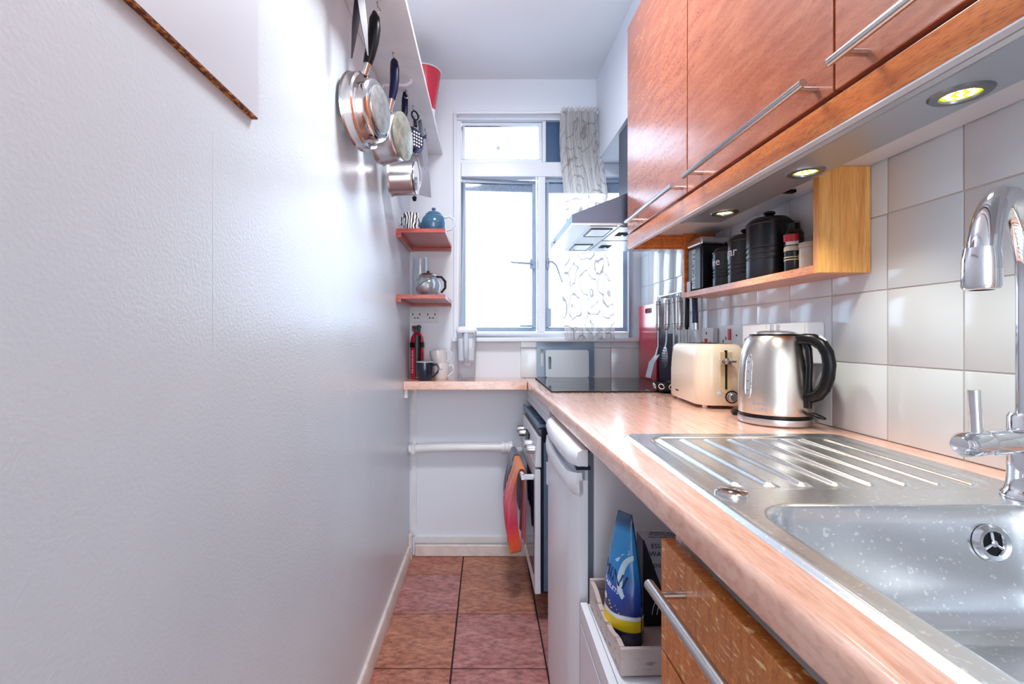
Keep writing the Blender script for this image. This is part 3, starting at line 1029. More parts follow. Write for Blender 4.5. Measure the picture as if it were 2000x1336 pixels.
def on_body(u, z, off=0.0):
    rr = 0.0905
    for (r0, z0), (r1, z1) in zip(body[2:], body[3:]):
        if z0 <= z <= z1:
            rr = r0 + (r1 - r0) * (z - z0) / (z1 - z0)
    a = aw + u / 0.09
    return ((rr + off) * math.cos(a), (rr + off) * math.sin(a), z)
gz = 0.112
wn = MB().grid(lambda u, v: on_body((u - 0.5) * 0.016 * (1 - max(0, abs(v - 0.5) - 0.42) * 9), gz + (v - 0.5) * 0.09, 0.0012), 6, 24)
wg = obj('water_window', wn, pbr('smoked_water_gauge', (150, 156, 164), 0.12), kt)
obj('window_rim', MB().tube([on_body(p[0] * 1.15, gz + p[1] * 1.06, 0.001) for p in wp[:-1]], 0.0016, 6, closed=True), M_polish, wg)
mk = MB()
for q in range(4):
    c_ = Vector(on_body(0.0, gz - 0.033 + q * 0.022, 0.0018))
    mk.lathe([(0, -0.0016), (0.0018, 0), (0, 0.0016)], 8, 'z', c_)
obj('level_marks', mk, M_black, wg)
ah = math.radians(291)
H = lambda r, z, s=0.0: (r * math.cos(ah) - s * math.sin(ah), r * math.sin(ah) + s * math.cos(ah), z)
hp = [(0.060, 0.196), (0.085, 0.198), (0.108, 0.196), (0.128, 0.186), (0.141, 0.168), (0.146, 0.143), (0.143, 0.117), (0.134, 0.094), (0.120, 0.078), (0.105, 0.071), (0.092, 0.070)]
rr = [0.010, 0.0125, 0.0135, 0.014, 0.0145, 0.0145, 0.0145, 0.014, 0.0135, 0.013, 0.012]
hn = obj('kettle_handle', MB().tube([H(*p) for p in hp], rr, 16), M_black, kt, ang=60)
obj('handle_spine', MB().tube([H(0.080, 0.196), H(0.0935, 0.175), H(0.0965, 0.14), H(0.0945, 0.10), H(0.093, 0.07), H(0.0935, 0.045)], [0.009, 0.0085, 0.008, 0.008, 0.011, 0.008], 12), M_black, hn, ang=60)
obj('handle_inlay', MB().tube([H(0.122, 0.203), H(0.137, 0.192)], [0.005, 0.005], 8), M_grey, hn)
obj('switch_paddle', MB().tube([H(0.088, 0.031), H(0.106, 0.034), H(0.122, 0.030), H(0.135, 0.0275)], [0.006, 0.008, 0.010, 0.006], 12, flat=0.45), M_black, kt, ang=60)
for i_, s_ in enumerate(('Russell', 'Hobbs')):
    tm = bend(text_mb(s_, 0.0145, 0.0006), 0.0908, math.radians(216))
    obj('lettering', tm.move(Matrix.Translation((0, 0, 0.052 - 0.0135 * i_))), M_polish, kb, sm=False)
obj('spout_lip', MB().prism([(-0.020, 0.16), (0.020, 0.16), (0.014, 0.2), (-0.014, 0.2)], 'x', 0.062, 0.088).move(Matrix.Rotation(ah + PI, 4, 'Z')), M_steel, kt, bev=0.004)

# ------------------------------------------------------------ toaster
M_cream = pbr('cream_plastic', (228, 212, 190), 0.22, coat=0.3)
to = thing('toaster', 'cream two slice toaster standing behind the kettle', 'toaster', (0.612, 1.388, 0.9), -0.075)


def rrect(x0, x1, y0, y1, r, z, n=7):
    ps = []
    for cx, cy, a0 in ((x1 - r, y1 - r, 0), (x0 + r, y1 - r, PI / 2), (x0 + r, y0 + r, PI), (x1 - r, y0 + r, 1.5 * PI)):
        for k in range(n + 1):
            a = a0 + PI / 2 * k / n
            ps.append((cx + r * math.cos(a), cy + r * math.sin(a), z))
    return ps


TW, TL = 0.146, 0.30
secs = [rrect(0.004, TW - 0.004, 0.004, TL - 0.004, 0.046, 0.010), rrect(0, TW, 0, TL, 0.048, 0.016), rrect(0.0, TW, 0, TL, 0.048, 0.10),
        rrect(0.003, TW - 0.003, 0.003, TL - 0.003, 0.046, 0.150), rrect(0.007, TW - 0.007, 0.007, TL - 0.007, 0.044, 0.174), rrect(0.013, TW - 0.013, 0.013, TL - 0.013, 0.04, 0.184), rrect(0.022, TW - 0.022, 0.022, TL - 0.022, 0.034, 0.188)]
obj('toaster_body', MB().loft(secs), M_cream, to, ang=40)
for x0 in (0.045, 0.088):
    obj('bread_slot', box(x0, x0 + 0.026, 0.05, 0.25, 0.1875, 0.1892), M_dark, to)
obj('lever_channel', MB().prism([(0.077 + 0.016 * math.cos(k * PI / 8), 0.058 + 0.012 * math.sin(k * PI / 8)) for k in range(8, 17)] + [(0.093, 0.165), (0.061, 0.165)], 'y', -0.0008, 0.006), pbr('cream_recess', (214, 192, 150), 0.3), to)
obj('lever_groove', box(0.0735, 0.0795, -0.0016, 0.004, 0.058, 0.170), M_dark, to)
lv = obj('browning_lever', MB().box(0.055, 0.098, -0.020, -0.006, 0.135, 0.142).lathe([(0, -0.022), (0.010, -0.020), (0.010, 0.002), (0, 0.002)], 16, 'y', (0.0765, 0, 0.1385)), M_polish, to, bev=0.0015)
kn = obj('browning_dial', MB().lathe([(0, -0.016), (0.010, -0.016), (0.0115, -0.014), (0.013, -0.004), (0.0165, -0.003), (0.0175, 0.002), (0, 0.002)], 28, 'y', (0.092, 0, 0.036)), M_steel, to)
obj('dial_ring', MB().torus((0.092, -0.002, 0.036), 0.0165, 0.0022, 'y', 28), M_black, kn)
obj('cancel_button', MB().lathe([(0, -0.003), (0.006, -0.002), (0.007, 0.002), (0, 0.002)], 18, 'y', (0.058, 0, 0.044)), M_grey, to)
for fx, fy in ((0.03, 0.035), (0.116, 0.035), (0.03, 0.265), (0.116, 0.265)):
    obj('toaster_foot', MB().lathe([(0, 0), (0.007, 0), (0.008, 0.012), (0, 0.012)], 12, 'z', (fx, fy, 0)), M_white, to)
lm = MB()
for q in range(5):
    lm.box(-0.0006, 0.001, 0.205 - q * 0.006, 0.2095 - q * 0.006, 0.032, 0.0365)
obj('maker_mark', lm, M_black, to)
pc = tag(obj('power_cord', MB().tube([(0.70, 1.315, 0.908), (0.665, 1.30, 0.906), (0.662, 1.285, 0.906), (0.69, 1.262, 0.906), (0.73, 1.285, 0.906), (0.765, 1.30, 0.906)], 0.0055, 10), M_black, ang=60),
         'black power cord looped between toaster and kettle', 'cord')

# ------------------------------------------------------------ canisters
def canister(name, label, loc, r, h, txt=None, ta=200, ridges=(), lidk=True, ts=0.03):
    c_ = thing(name, label, 'canister', loc, 0, 'black canisters on the oak shelf')
    pr = [(0, 0), (r * 0.97, 0), (r, 0.004)]
    for z in ridges:
        pr += [(r, h * z - 0.004), (r - 0.0016, h * z - 0.002), (r - 0.0016, h * z), (r, h * z + 0.002)]
    pr += [(r, h - 0.004), (r + 0.0016, h - 0.002), (r + 0.0016, h + 0.001), (r - 0.002, h + 0.002), (0, h + 0.002)]
    b_ = obj('canister_body', MB().lathe(pr, 40), M_blackm, c_)
    obj('steel_rim', MB().torus((0, 0, h), r, 0.0014, 'z', 40, 6), M_steel, c_)
    if lidk:
        l_ = obj('canister_lid', MB().lathe([(r - 0.003, h), (r - 0.003, h + 0.006), (r * 0.8, h + 0.014), (r * 0.35, h + 0.018), (0, h + 0.018)], 36), M_blackm, c_)
        obj('lid_knob', MB().lathe([(0, h + 0.018), (0.008, h + 0.018), (0.009, h + 0.022), (0.014, h + 0.027), (0.014, h + 0.031), (0.008, h + 0.034), (0, h + 0.0345)], 22), M_blackm, l_)
    if txt:
        obj('lettering', bend(text_mb(txt, ts, 0.0003), r + 0.0004, math.radians(ta)).move(Matrix.Translation((0, 0, h * 0.72))), M_white, b_, sm=False)
    return c_


zs = 1.2612
bt = thing('biscuit_tin', 'tall square black biscuit tin with a silver lid', 'tin', (0.692, 1.552, zs), S)
obj('tin_body', box(0, 0.092, 0, 0.100, 0, 0.146), M_blackm, bt, bev=0.008, seg=3)
obj('tin_lid', box(-0.002, 0.094, -0.002, 0.102, 0.146, 0.172), M_steel, bt, bev=0.007, seg=3)
tm = text_mb('BISCUITS', 0.033, 0.0003, 1.0)
obj('lettering', tm.move(Matrix.Translation((-0.0004, 0.050, 0.072)) @ Matrix(((0, 0, -1, 0), (0, 1, 0, 0), (1, 0, 0, 0), (0, 0, 0, 1)))), M_white, bt, sm=False)
canister('coffee_canister', 'small black coffee canister beside the biscuit tin', (0.742, 1.478, zs), 0.043, 0.105, 'Coffee', 152, (0.3, 0.4, 0.5), ts=0.034)
canister('sugar_canister', 'black sugar canister between coffee canister and big canister', (0.742, 1.375, zs), 0.047, 0.122, 'Sugar', 165, (0.24, 0.34, 0.44), ts=0.036)
canister('storage_canister', 'largest black canister with a domed lid and ridged waist', (0.742, 1.262, zs), 0.054, 0.142, None, 200, (0.36, 0.46, 0.56))
bo = thing('sauce_bottle', 'dark bottle with a red and white label behind the jars', 'bottle', (0.757, 1.182, zs + 0.004), 0, rot=(math.radians(7), math.radians(-6), 0))
obj('bottle_glass', MB().lathe([(0, 0), (0.021, 0), (0.022, 0.003), (0.022, 0.095), (0.017, 0.106), (0.014, 0.108), (0, 0.108)], 28), pbr('dark_glass', (18, 12, 10), 0.08), bo)
obj('red_label', MB().grid(lambda u, v: (0.0226 * math.cos(2.9 + 1.7 * u), 0.0226 * math.sin(2.9 + 1.7 * u), 0.078 + 0.017 * v), 14, 1), M_red, bo)
obj('white_label', MB().grid(lambda u, v: (0.0226 * math.cos(3.3 + 1.3 * u), 0.0226 * math.sin(3.3 + 1.3 * u), 0.070 + 0.008 * v), 14, 1), M_white, bo)
obj('bottle_cap', MB().lathe([(0, 0.122), (0.014, 0.121), (0.015, 0.107), (0, 0.107)], 20), M_black, bo)


def spice_jar(label, loc, r, h, cap, body, z=0.6):
    j = thing('spice_jar', label, 'jar', loc, 0, 'spice jars on the oak shelf')
    obj('jar_body', MB().lathe([(0, 0), (r * 0.92, 0), (r, 0.003), (r, h * 0.78), (r * 0.86, h * 0.82), (0, h * 0.82)], 26), body, j)
    obj('jar_lid', MB().lathe([(0, h), (r * 0.98, h - 0.001), (r * 1.04, h - 0.004), (r * 1.04, h * 0.8), (0, h * 0.8)], 26), cap, j)
    obj('jar_band', MB().torus((0, 0, h * 0.45), r, 0.0012, 'z', 26, 6).torus((0, 0, h * 0.55), r, 0.0012, 'z', 26, 6), pbr('cream_print', (206, 190, 150), 0.5), j)
    return j


M_cap = pbr('buff_lid', (196, 180, 164), 0.4)
spice_jar('dark spice jar with buff lid leaning on the big canister', (0.720, 1.128, zs), 0.019, 0.060, M_cap, M_blackm)
spice_jar('pale spice jar with buff lid nearest the shelf end', (0.730, 1.084, zs), 0.022, 0.061, M_cap, pbr('pale_jar', (196, 186, 176), 0.25))
spice_jar('small brown spice jar tucked beside the shelf end panel', (0.764, 1.046, zs), 0.018, 0.055, M_cap, pbr('brown_jar', (96, 52, 40), 0.2))
cdp = tag(obj('shelf_card', box(0, 0.002, 0, 0.028, 0, 0.035), M_grey, loc=(0.688, 1.655 - 0.03, zs), bev=0.0005), 'small grey card standing at the far end of the canister shelf', 'card')

# ------------------------------------------------------------ sockets on the tiles
M_sock = pbr('socket_plastic', (214, 214, 218), 0.3)


def wall_socket(name, label, y, z, wd, h, cat='socket', parts=()):
    s_ = thing(name, label, cat, (XW(y), y, z), S)
    obj('back_box', box(-0.016, -0.001, -wd / 2, wd / 2, -h / 2, h / 2), M_sock, s_, bev=0.003)
    f_ = obj('face_plate', box(-0.022, -0.016, -wd / 2 - 0.002, wd / 2 + 0.002, -h / 2 - 0.002, h / 2 + 0.002), M_sock, s_, bev=0.003)
    for nm, yy, zz, w_, h_, m_ in parts:
        obj(nm, box(-0.026 if nm == 'rocker_switch' else -0.0225, -0.021, yy - w_ / 2, yy + w_ / 2, zz - h_ / 2, zz + h_ / 2), m_, f_, bev=0.0008)
    return s_


wall_socket('cooker_switch', 'single wall switch with a red rocker above the toaster', 1.688, 1.095, 0.086, 0.086, 'switch',
            (('rocker_switch', 0.0, -0.012, 0.014, 0.038, M_red), ('indicator', 0.0, 0.026, 0.008, 0.009, M_dark), ('socket_hole', 0.03, -0.008, 0.005, 0.010, M_dark), ('socket_hole', -0.03, -0.008, 0.005, 0.010, M_dark)))
wall_socket('spur_socket', 'double wall socket with red switch beside the kettle', 1.520, 1.098, 0.147, 0.090, 'socket',
            (('rocker_switch', 0.010, 0.018, 0.014, 0.036, M_red), ('socket_hole', 0.052, -0.004, 0.006, 0.010, M_dark), ('socket_hole', 0.035, 0.006, 0.006, 0.010, M_dark), ('socket_hole', 0.042, -0.028, 0.007, 0.006, M_dark), ('socket_hole', 0.024, -0.028, 0.007, 0.006, M_dark), ('socket_hole', -0.03, 0.015, 0.007, 0.006, M_dark)))
jb = thing('wall_timer_box', 'bulky white electrical box on the tiles behind the kettle', 'electrical box', (XW(1.17), 1.17, 1.095), S)
obj('box_body', box(-0.046, -0.0005, -0.032, 0.24, -0.050, 0.050), M_white, jb, bev=0.005, seg=3)
obj('box_cover', box(-0.050, -0.045, -0.028, 0.118, -0.046, 0.046), M_white, jb, bev=0.002)
obj('box_cover', box(-0.050, -0.045, 0.122, 0.236, -0.046, 0.046), M_white, jb, bev=0.002)
obj('screw', MB().lathe([(0, -0.052), (0.003, -0.051), (0.003, -0.049), (0, -0.049)], 10, 'x', (0, 0.0, -0.02)), M_dark, jb)

# ------------------------------------------------------------ utensils hanging from a wall rail
ur = thing('utensil_rail', 'thin steel utensil rail on the tiles behind the toaster', 'rail', (XW(1.90) - 0.030, 1.90, 1.283), S)
obj('rail_bar', MB().cyl((0, -0.21, 0), (0, 0.21, 0), 0.0035, 10), M_steel, ur)
for yy in (-0.20, 0.20):
    obj('rail_mount', MB().cyl((0, yy, 0), (0.029, yy, 0), 0.006, 12), M_steel, ur)


def utensil(name, label, y, tilt, head, hm=None, hr=0.0112, hl=0.12, cat='utensil', z=1.268, xo=0.0):
    u_ = thing(name, label, cat, (XW(y) - 0.034 + xo, y, z), S, 'utensils on the wall rail', rot=(math.radians(tilt), 0, S))
    obj('hang_loop', MB().torus((0, 0, 0.004), 0.009, 0.0016, 'x', 16, 6), M_steel, u_)
    obj('handle', MB().lathe([(0, -0.004), (hr * 0.9, -0.005), (hr, -0.010), (hr, -hl + 0.01), (hr * 1.05, -hl), (hr * 0.6, -hl - 0.012), (0, -hl - 0.012)], 16), hm or M_bar, u_)
    obj('handle_ring', MB().torus((0, 0, -0.022), hr, 0.0009, 'z', 18, 6).torus((0, 0, -hl + 0.012), hr, 0.0009, 'z', 18, 6), M_dark, u_)
    head(u_)
    return u_


def h_turner(u_):
    obj('stem', MB().tube([(0, 0, -0.125), (0, 0, -0.20), (-0.01, 0, -0.24)], [0.0045, 0.004, 0.005], 10), M_steel, u_)
    obj('turner_blade', MB().loft([[(-0.004, -0.022, -0.235), (-0.002, -0.022, -0.237), (-0.002, 0.022, -0.237), (-0.004, 0.022, -0.235)],
                                   [(-0.030, -0.030, -0.27), (-0.028, -0.030, -0.272), (-0.028, 0.030, -0.272), (-0.030, 0.030, -0.27)],
                                   [(-0.046, -0.030, -0.335), (-0.044, -0.030, -0.335), (-0.044, 0.030, -0.335), (-0.046, 0.030, -0.335)]]), pbr('grey_nylon', (186, 198, 206), 0.3), u_)


def h_spoon(col, slots=False, w_=0.03, l_=0.09):
    def f(u_):
        obj('stem', MB().tube([(0, 0, -0.125), (0, 0, -0.18), (-0.004, 0, -0.205)], [0.0045, 0.004, 0.005], 10), M_steel, u_)
        def bowl(u, v):
            a = u * 2 * PI
            rr_ = math.sin(v * PI / 2)
            return (-0.006 - 0.012 * (1 - rr_ ** 2), w_ * rr_ * math.cos(a), -0.20 - l_ / 2 + l_ / 2 * rr_ * math.sin(a))
        hd_ = obj('spoon_bowl', MB().grid(bowl, 28, 8), col, u_)
        if slots:
            mm_ = MB()
            for iy in range(-2, 3):
                for iz in range(-3, 4):
                    if (iy * 0.010 / w_) ** 2 + (iz * 0.011 / (l_ / 2)) ** 2 < 0.7:
                        q_ = (iy * 0.010 / w_) ** 2 + (iz * 0.011 / (l_ / 2)) ** 2
                        mm_.lathe([(0, -0.0012), (0.0025, -0.0012), (0.0025, 0.0006), (0, 0.0006)], 8, 'x', (-0.006 - 0.012 * (1 - q_), iy * 0.010, -0.20 - l_ / 2 + iz * 0.011))
            obj('drain_holes', mm_, M_dark, hd_)
    return f


def h_fork(u_):
    obj('stem', MB().tube([(0, 0, -0.125), (0, 0, -0.20)], 0.0045, 10), M_steel, u_)
    mm_ = MB().box(-0.002, 0.002, -0.014, 0.014, -0.235, -0.198)
    for q in (-0.0115, 0, 0.0115):
        mm_.box(-0.002, 0.002, q - 0.0025, q + 0.0025, -0.30, -0.235)
    obj('fork_tines', mm_, M_steel, u_)


def h_knife(u_):
    obj('ferrule', MB().lathe([(0, -0.135), (0.0115, -0.135), (0.0115, -0.110), (0, -0.110)], 16), M_steel, u_)
    obj('blade', MB().loft([[(-0.001, -0.011, -0.13), (0.001, -0.011, -0.13), (0.001, 0.011, -0.13), (-0.001, 0.011, -0.13)],
                            [(-0.001, -0.011, -0.24), (0.001, -0.011, -0.24), (0.001, 0.008, -0.24), (-0.001, 0.008, -0.24)],
                            [(-0.0005, -0.010, -0.29), (0.0005, -0.010, -0.29), (0.0005, -0.008, -0.29), (-0.0005, -0.008, -0.29)]]), M_steel, u_)


utensil('fish_slice', 'steel handled turner with grey blade, hanging nearest the red board', 2.075, 0, h_turner, xo=-0.012)
utensil('draining_spoon', 'steel handled perforated spoon hanging second on the rail', 2.005, 3, h_spoon(M_steel2, True))
utensil('serving_fork', 'steel handled fork hanging between the two spoons', 1.945, -2, h_fork, hr=0.006)
utensil('serving_spoon', 'thick steel handled spoon hanging beside the canister shelf end', 1.885, 0, h_spoon(M_steel, False, 0.022, 0.08), hr=0.0125)
utensil('pasta_server', 'black nylon server hanging behind the toaster', 1.815, 2, h_spoon(M_black, True, 0.020, 0.09), M_black, 0.008)
utensil('bread_knife', 'navy handled knife with steel ferrule hanging above the toaster', 1.755, -4, h_knife, pbr('navy_handle', (24, 40, 74), 0.35), 0.0105)

# ------------------------------------------------------------ boards, hob corner
M_redb = pbr('red_chopping_board', (206, 24, 58), 0.22, coat=0.3)


def board(name, label, cat, W_, Hh, th, mat, slot, loc, rot, r=0.02):
    ps = [(p[0], p[1]) for p in rrect(0, W_, 0, Hh, r, 0, 5)]
    cx0, cx1, cy0, cy1 = slot
    hole = [(p[0], p[1]) for p in rrect(cx0, cx1, cy0, cy1, min(cx1 - cx0, cy1 - cy0) * 0.48, 0, 5)]
    bm = bmesh.new()
    def loop(pl, z):
        vs_ = [bm.verts.new((p[0], p[1], z)) for p in pl]
        return vs_, [bm.edges.new((vs_[i], vs_[(i + 1) % len(vs_)])) for i in range(len(vs_))]
    for z in (0, th):
        a_, ea = loop(ps, z)
        b_, eb = loop(hole, z)
        bmesh.ops.triangle_fill(bm, edges=ea + eb, use_beauty=True)
        if z == 0:
            a0, b0 = a_, b_
    for l0, l1 in ((a0, a_), (b0, b_)):
        for i in range(len(l0)):
            j = (i + 1) % len(l0)
            bm.faces.new((l0[i], l0[j], l1[j], l1[i]))
    bmesh.ops.recalc_face_normals(bm, faces=bm.faces)
    me = bpy.data.meshes.new(name)
    bm.to_mesh(me)
    bm.free()
    me.materials.append(mat)
    o = bpy.data.objects.new(name, me)
    C.objects.link(o)
    o.rotation_euler = rot
    o.location = loc
    return tag(o, label, cat)


hz = 0.9068
# local x along the board's width, y up, z thickness
board('chopping_board', 'red plastic chopping board leaning upright on the right-hand tiles', 'chopping board', 0.235, 0.352, 0.008, M_redb, (0.060, 0.150, 0.312, 0.335), (0.7620, 2.155, hz), (PI / 2, math.radians(0), PI / 2 + 0.015), 0.012)
board('serving_board', 'dark navy board standing between red board and hanging utensils', 'chopping board', 0.20, 0.215, 0.006, M_navy, (0.16, 0.18, 0.05, 0.12), (0.7700, 1.990, hz), (PI / 2, 0, PI / 2 + 0.015), 0.02)
board('glass_worktop_saver', 'large blue grey glass board leaning on the tiles behind the hob', 'chopping board', 0.288, 0.180, 0.006, pbr('blue_grey_glass', (112, 132, 156), 0.12), (0.018, 0.034, 0.050, 0.14), (0.252, 2.412, hz - 0.0004), (PI / 2 - 0.045, 0, 0), 0.012)
board('cutting_mat', 'smaller pale grey chopping board leaning in front of the glass board', 'chopping board', 0.215, 0.136, 0.005, pbr('pale_grey_board', (196, 202, 208), 0.3), (0.014, 0.028, 0.040, 0.104), (0.293, 2.385, hz - 0.0003), (PI / 2 - 0.06, 0, 0), 0.012)
pt = thing('patterned_dish', 'black dish with white ring pattern half hidden behind the toaster', 'dish', (0.672, 1.79, hz))
obj('dish_body', MB().lathe([(0, 0), (0.03, 0), (0.042, 0.012), (0.05, 0.034), (0.052, 0.036), (0.049, 0.036), (0.040, 0.014), (0, 0.006)], 32), M_black, pt)
mb = MB()
for q in range(8):
    a = q * PI / 4
    mb.torus((0, 0, 0), 0.010, 0.0015, 'x', 16, 6)
    n_ = 16 * 6
    mm = Matrix.Rotation(a, 4, 'Z') @ Matrix.Translation((0.0470, 0, 0.020)) @ Matrix.Rotation(math.radians(20), 4, 'Y')
    mb.v[-n_:] = [tuple(mm @ Vector(p)) for p in mb.v[-n_:]]
obj('ring_pattern', mb, M_white, pt)
# ------------------------------------------------------------ crate, bag and box in the gap
M_crate = pbr('whitewashed_wood', (196, 178, 172), 0.7, bump=(30, 0.6, (1, 1, 1)), var=((92, 48, 44), 12, (1, 4, 9), 0.56, 0.68))
cr = thing('wooden_tray', 'whitewashed wooden tray on the white drawer chest', 'tray', (0.241, 0.862, 0.5003), 0.03)
CW, CD, CH = 0.185, 0.232, 0.049
obj('tray_base', box(0.004, CW, 0.004, CD, 0.0, 0.006), M_crate, cr)
obj('near_side', box(0.0, CW, 0.0, 0.009, 0.0, CH), M_crate, cr, bev=0.002)
obj('far_side', box(0.0, CW, CD - 0.009, CD, 0.0, CH + 0.012), M_crate, cr, bev=0.002)
secs = []
for k in range(13):
    u = k / 12
    zt = CH + 0.010 * u - 0.016 * math.sin(PI * u) ** 2 + 0.002 * math.sin(u * 17)
    secs.append([(0, 0.009 + u * (CD - 0.018), 0), (0.009, 0.009 + u * (CD - 0.018), 0), (0.009, 0.009 + u * (CD - 0.018), zt), (0, 0.009 + u * (CD - 0.018), zt)])
obj('aisle_side', MB().loft(secs), M_crate, cr)
obj('wall_side', box(CW - 0.009, CW, 0.009, CD - 0.009, 0, CH), M_crate, cr)

# blue bag: pillow-like pouch, crimped at the top
def bag_mat():
    m = pbr('printed_blue_pouch', (20, 96, 176), 0.22, coat=0.4)
    nt = m.node_tree
    L = nt.links.new
    b = nt.nodes['Principled BSDF']
    tc = N(nt, 'ShaderNodeTexCoord')
    sp = N(nt, 'ShaderNodeSeparateXYZ')
    L(tc.outputs['Object'], sp.inputs[0])
    r = N(nt, 'ShaderNodeValToRGB')
    mr = N(nt, 'ShaderNodeMapRange')
    mr.inputs[1].default_value = 0.0
    mr.inputs[2].default_value = 0.24
    L(sp.outputs['Z'], mr.inputs[0])
    L(mr.outputs[0], r.inputs[0])
    e = r.color_ramp.elements
    r.color_ramp.interpolation = 'LINEAR'
    stops = [(0.0, (12, 22, 54)), (0.115, (14, 30, 70)), (0.12, (222, 190, 20)), (0.205, (226, 196, 28)), (0.21, (226, 232, 236)), (0.235, (226, 232, 236)),
             (0.24, (14, 34, 110)), (0.42, (16, 70, 168)), (0.62, (28, 134, 202)), (0.86, (36, 140, 204)), (0.93, (18, 66, 110)), (1.0, (16, 60, 104))]
    e[0].position, e[0].color = stops[0][0], srgb(stops[0][1])
    e[1].position, e[1].color = stops[-1][0], srgb(stops[-1][1])
    for p_, c_ in stops[1:-1]:
        k_ = e.new(p_)
        k_.color = srgb(c_)
    L(r.outputs[0], b.inputs['Base Color'])
    return m


bg = thing('cleaning_pouch', 'blue plastic pouch with yellow base band standing in the wooden tray', 'bag', (0.277, 0.972, 0.5068), math.radians(-57))
BW, BH = 0.088, 0.240


def pouch(side):
    def f(u, v):
        w_ = BW * (1 - 0.68 * max(0, v - 0.40) ** 1.2 * 1.6) / 2
        th = 0.036 * (1 - v) ** 0.6 * math.sin(PI * min(1, max(0, u))) ** 0.55
        th *= 1 if v > 0.06 else 0.9
        x = (u * 2 - 1) * w_ * (1 if v > 0.04 else 0.96)
        y = side * (th + 0.0012) + 0.0022 * math.sin(v * 25 + u * 9) * math.sin(PI * u) * (1 - v)
        z = BH * v + 0.004 * math.sin(PI * u) * (1 - v)
        return (x - 0.012 * v * v, y + 0.018 * v ** 2, z)
    return f


M_bag = bag_mat()
bf = obj('pouch_front', MB().grid(pouch(-1), 24, 40).grid(pouch(1), 24, 40).grid(lambda u, v: (pouch(-1 if v < 0.5 else 1))(u, 0), 24, 1), M_bag, bg)


def on_pouch(mb_, cx, cz, rot=0.0):
    f = pouch(-1)
    out = []
    for x, y, z in mb_.v:
        X = cx + x * math.cos(rot) - y * math.sin(rot)
        Zz = cz + x * math.sin(rot) + y * math.cos(rot)
        v = Zz / BH
        w_ = BW * (1 - 0.68 * max(0, v - 0.40) ** 1.2 * 1.6)
        u = (X + 0.012 * v * v) / w_ + 0.5
        p = f(min(1, max(0, u)), v)
        out.append((X, p[1] - 0.0008 - z, Zz))
    mb_.v = out
    return mb_


obj('lettering', on_pouch(text_mb('MINI', 0.034, 0.0003), -0.012, 0.124, -0.25), pbr('navy_print', (14, 30, 84), 0.4), bf, sm=False)
obj('lettering', on_pouch(text_mb('TABLETS', 0.012, 0.0003), -0.014, 0.101, -0.25), M_white, bf, sm=False)
obj('printed_swoosh', on_pouch(MB().grid(lambda u, v: (0.026 * math.cos(PI * (0.55 + 0.8 * u)) * (1 - 0.45 * v), 0.044 * math.sin(PI * (0.55 + 0.8 * u)) * (1 - 0.2 * v), 0.0), 18, 2), 0.028, 0.125), pbr('pale_blue_print', (190, 220, 236), 0.3), bf)
obj('printed_flash', on_pouch(MB().add([(-0.018, 0.0, 0), (0.016, 0.008, 0), (0.018, 0.002, 0), (-0.004, -0.018, 0), (-0.010, -0.016, 0), (0.006, 0.0, 0)], [(0, 5, 2, 1), (5, 4, 3, 2)]), 0.0, 0.168), pbr('pale_blue_print', (190, 220, 236), 0.3), bf)
obj('printed_seal', on_pouch(MB().lathe([(0, 0.0003), (0.0065, 0.0003)], 18), -0.026, 0.078), M_white, bf)
obj('printed_lines', on_pouch(MB().box(-0.014, 0.004, 0.002, 0.0045, 0, 0.0002).box(-0.010, 0.010, -0.002, 0.0004, 0, 0.0002).box(-0.004, 0.016, -0.006, -0.0036, 0, 0.0002), 0.0, 0.068, -0.25), pbr('yellow_print', (216, 206, 60), 0.4), bf)

bx = thing('dishwasher_box', 'grey carton, dark navy at its left, with black lettering beside the blue pouch', 'box', (0.3266, 1.002, 0.5068))
M_card = pbr('grey_card', (176, 182, 196), 0.5)
obj('carton', box(0, 0.088, 0.0, 0.042, 0.0, 0.180), M_card, bx, bev=0.001)
M_navc = pbr('dark_navy', (10, 13, 30), 0.35)
obj('dark_panel', MB().prism([(-0.0004, 0.0), (-0.0004, 0.1798), (0.0015, 0.1798), (0.036, 0.085), (0.05, 0.0)], 'y', -0.0007, -0.0002), M_navc, bx)  # dark slanted area down the left of the carton front
obj('side_panel', box(-0.0008, -0.0002, 0.0, 0.042, 0.0, 0.1798), M_navc, bx)
RX = Matrix.Rotation(PI / 2, 4, 'X')
for s_, x_, z_, q_ in (('ESSENTIAL', 0.049, 0.1665, 0.0135), ('WAITROSE', 0.049, 0.150, 0.0145), ('DISHWASHER', 0.056, 0.126, 0.0110), ('TABLETS', 0.062, 0.111, 0.0110)):
    obj('lettering', text_mb(s_, q_, 0.0002, 1.05).move(Matrix.Translation((x_, -0.0009, z_)) @ RX), M_black, bx, sm=False)
for s_, y_, q_ in (('ESSENTIAL', 0.034, 0.010), ('WAITROSE', 0.023, 0.012), ('DISHWASHER TABLETS', 0.011, 0.0065)):
    obj('lettering', text_mb(s_, q_, 0.0002).move(Matrix.Translation((0.048, y_, 0.1803))), M_black, bx, sm=False)
mb = MB()
for q in range(4):
    mb.torus((0.088, -0.0009, 0.02), 0.040 + q * 0.010, 0.0008, 'y', 20, 5, PI * 0.62, PI * 0.98)
obj('printed_arcs', mb, M_white, bx)

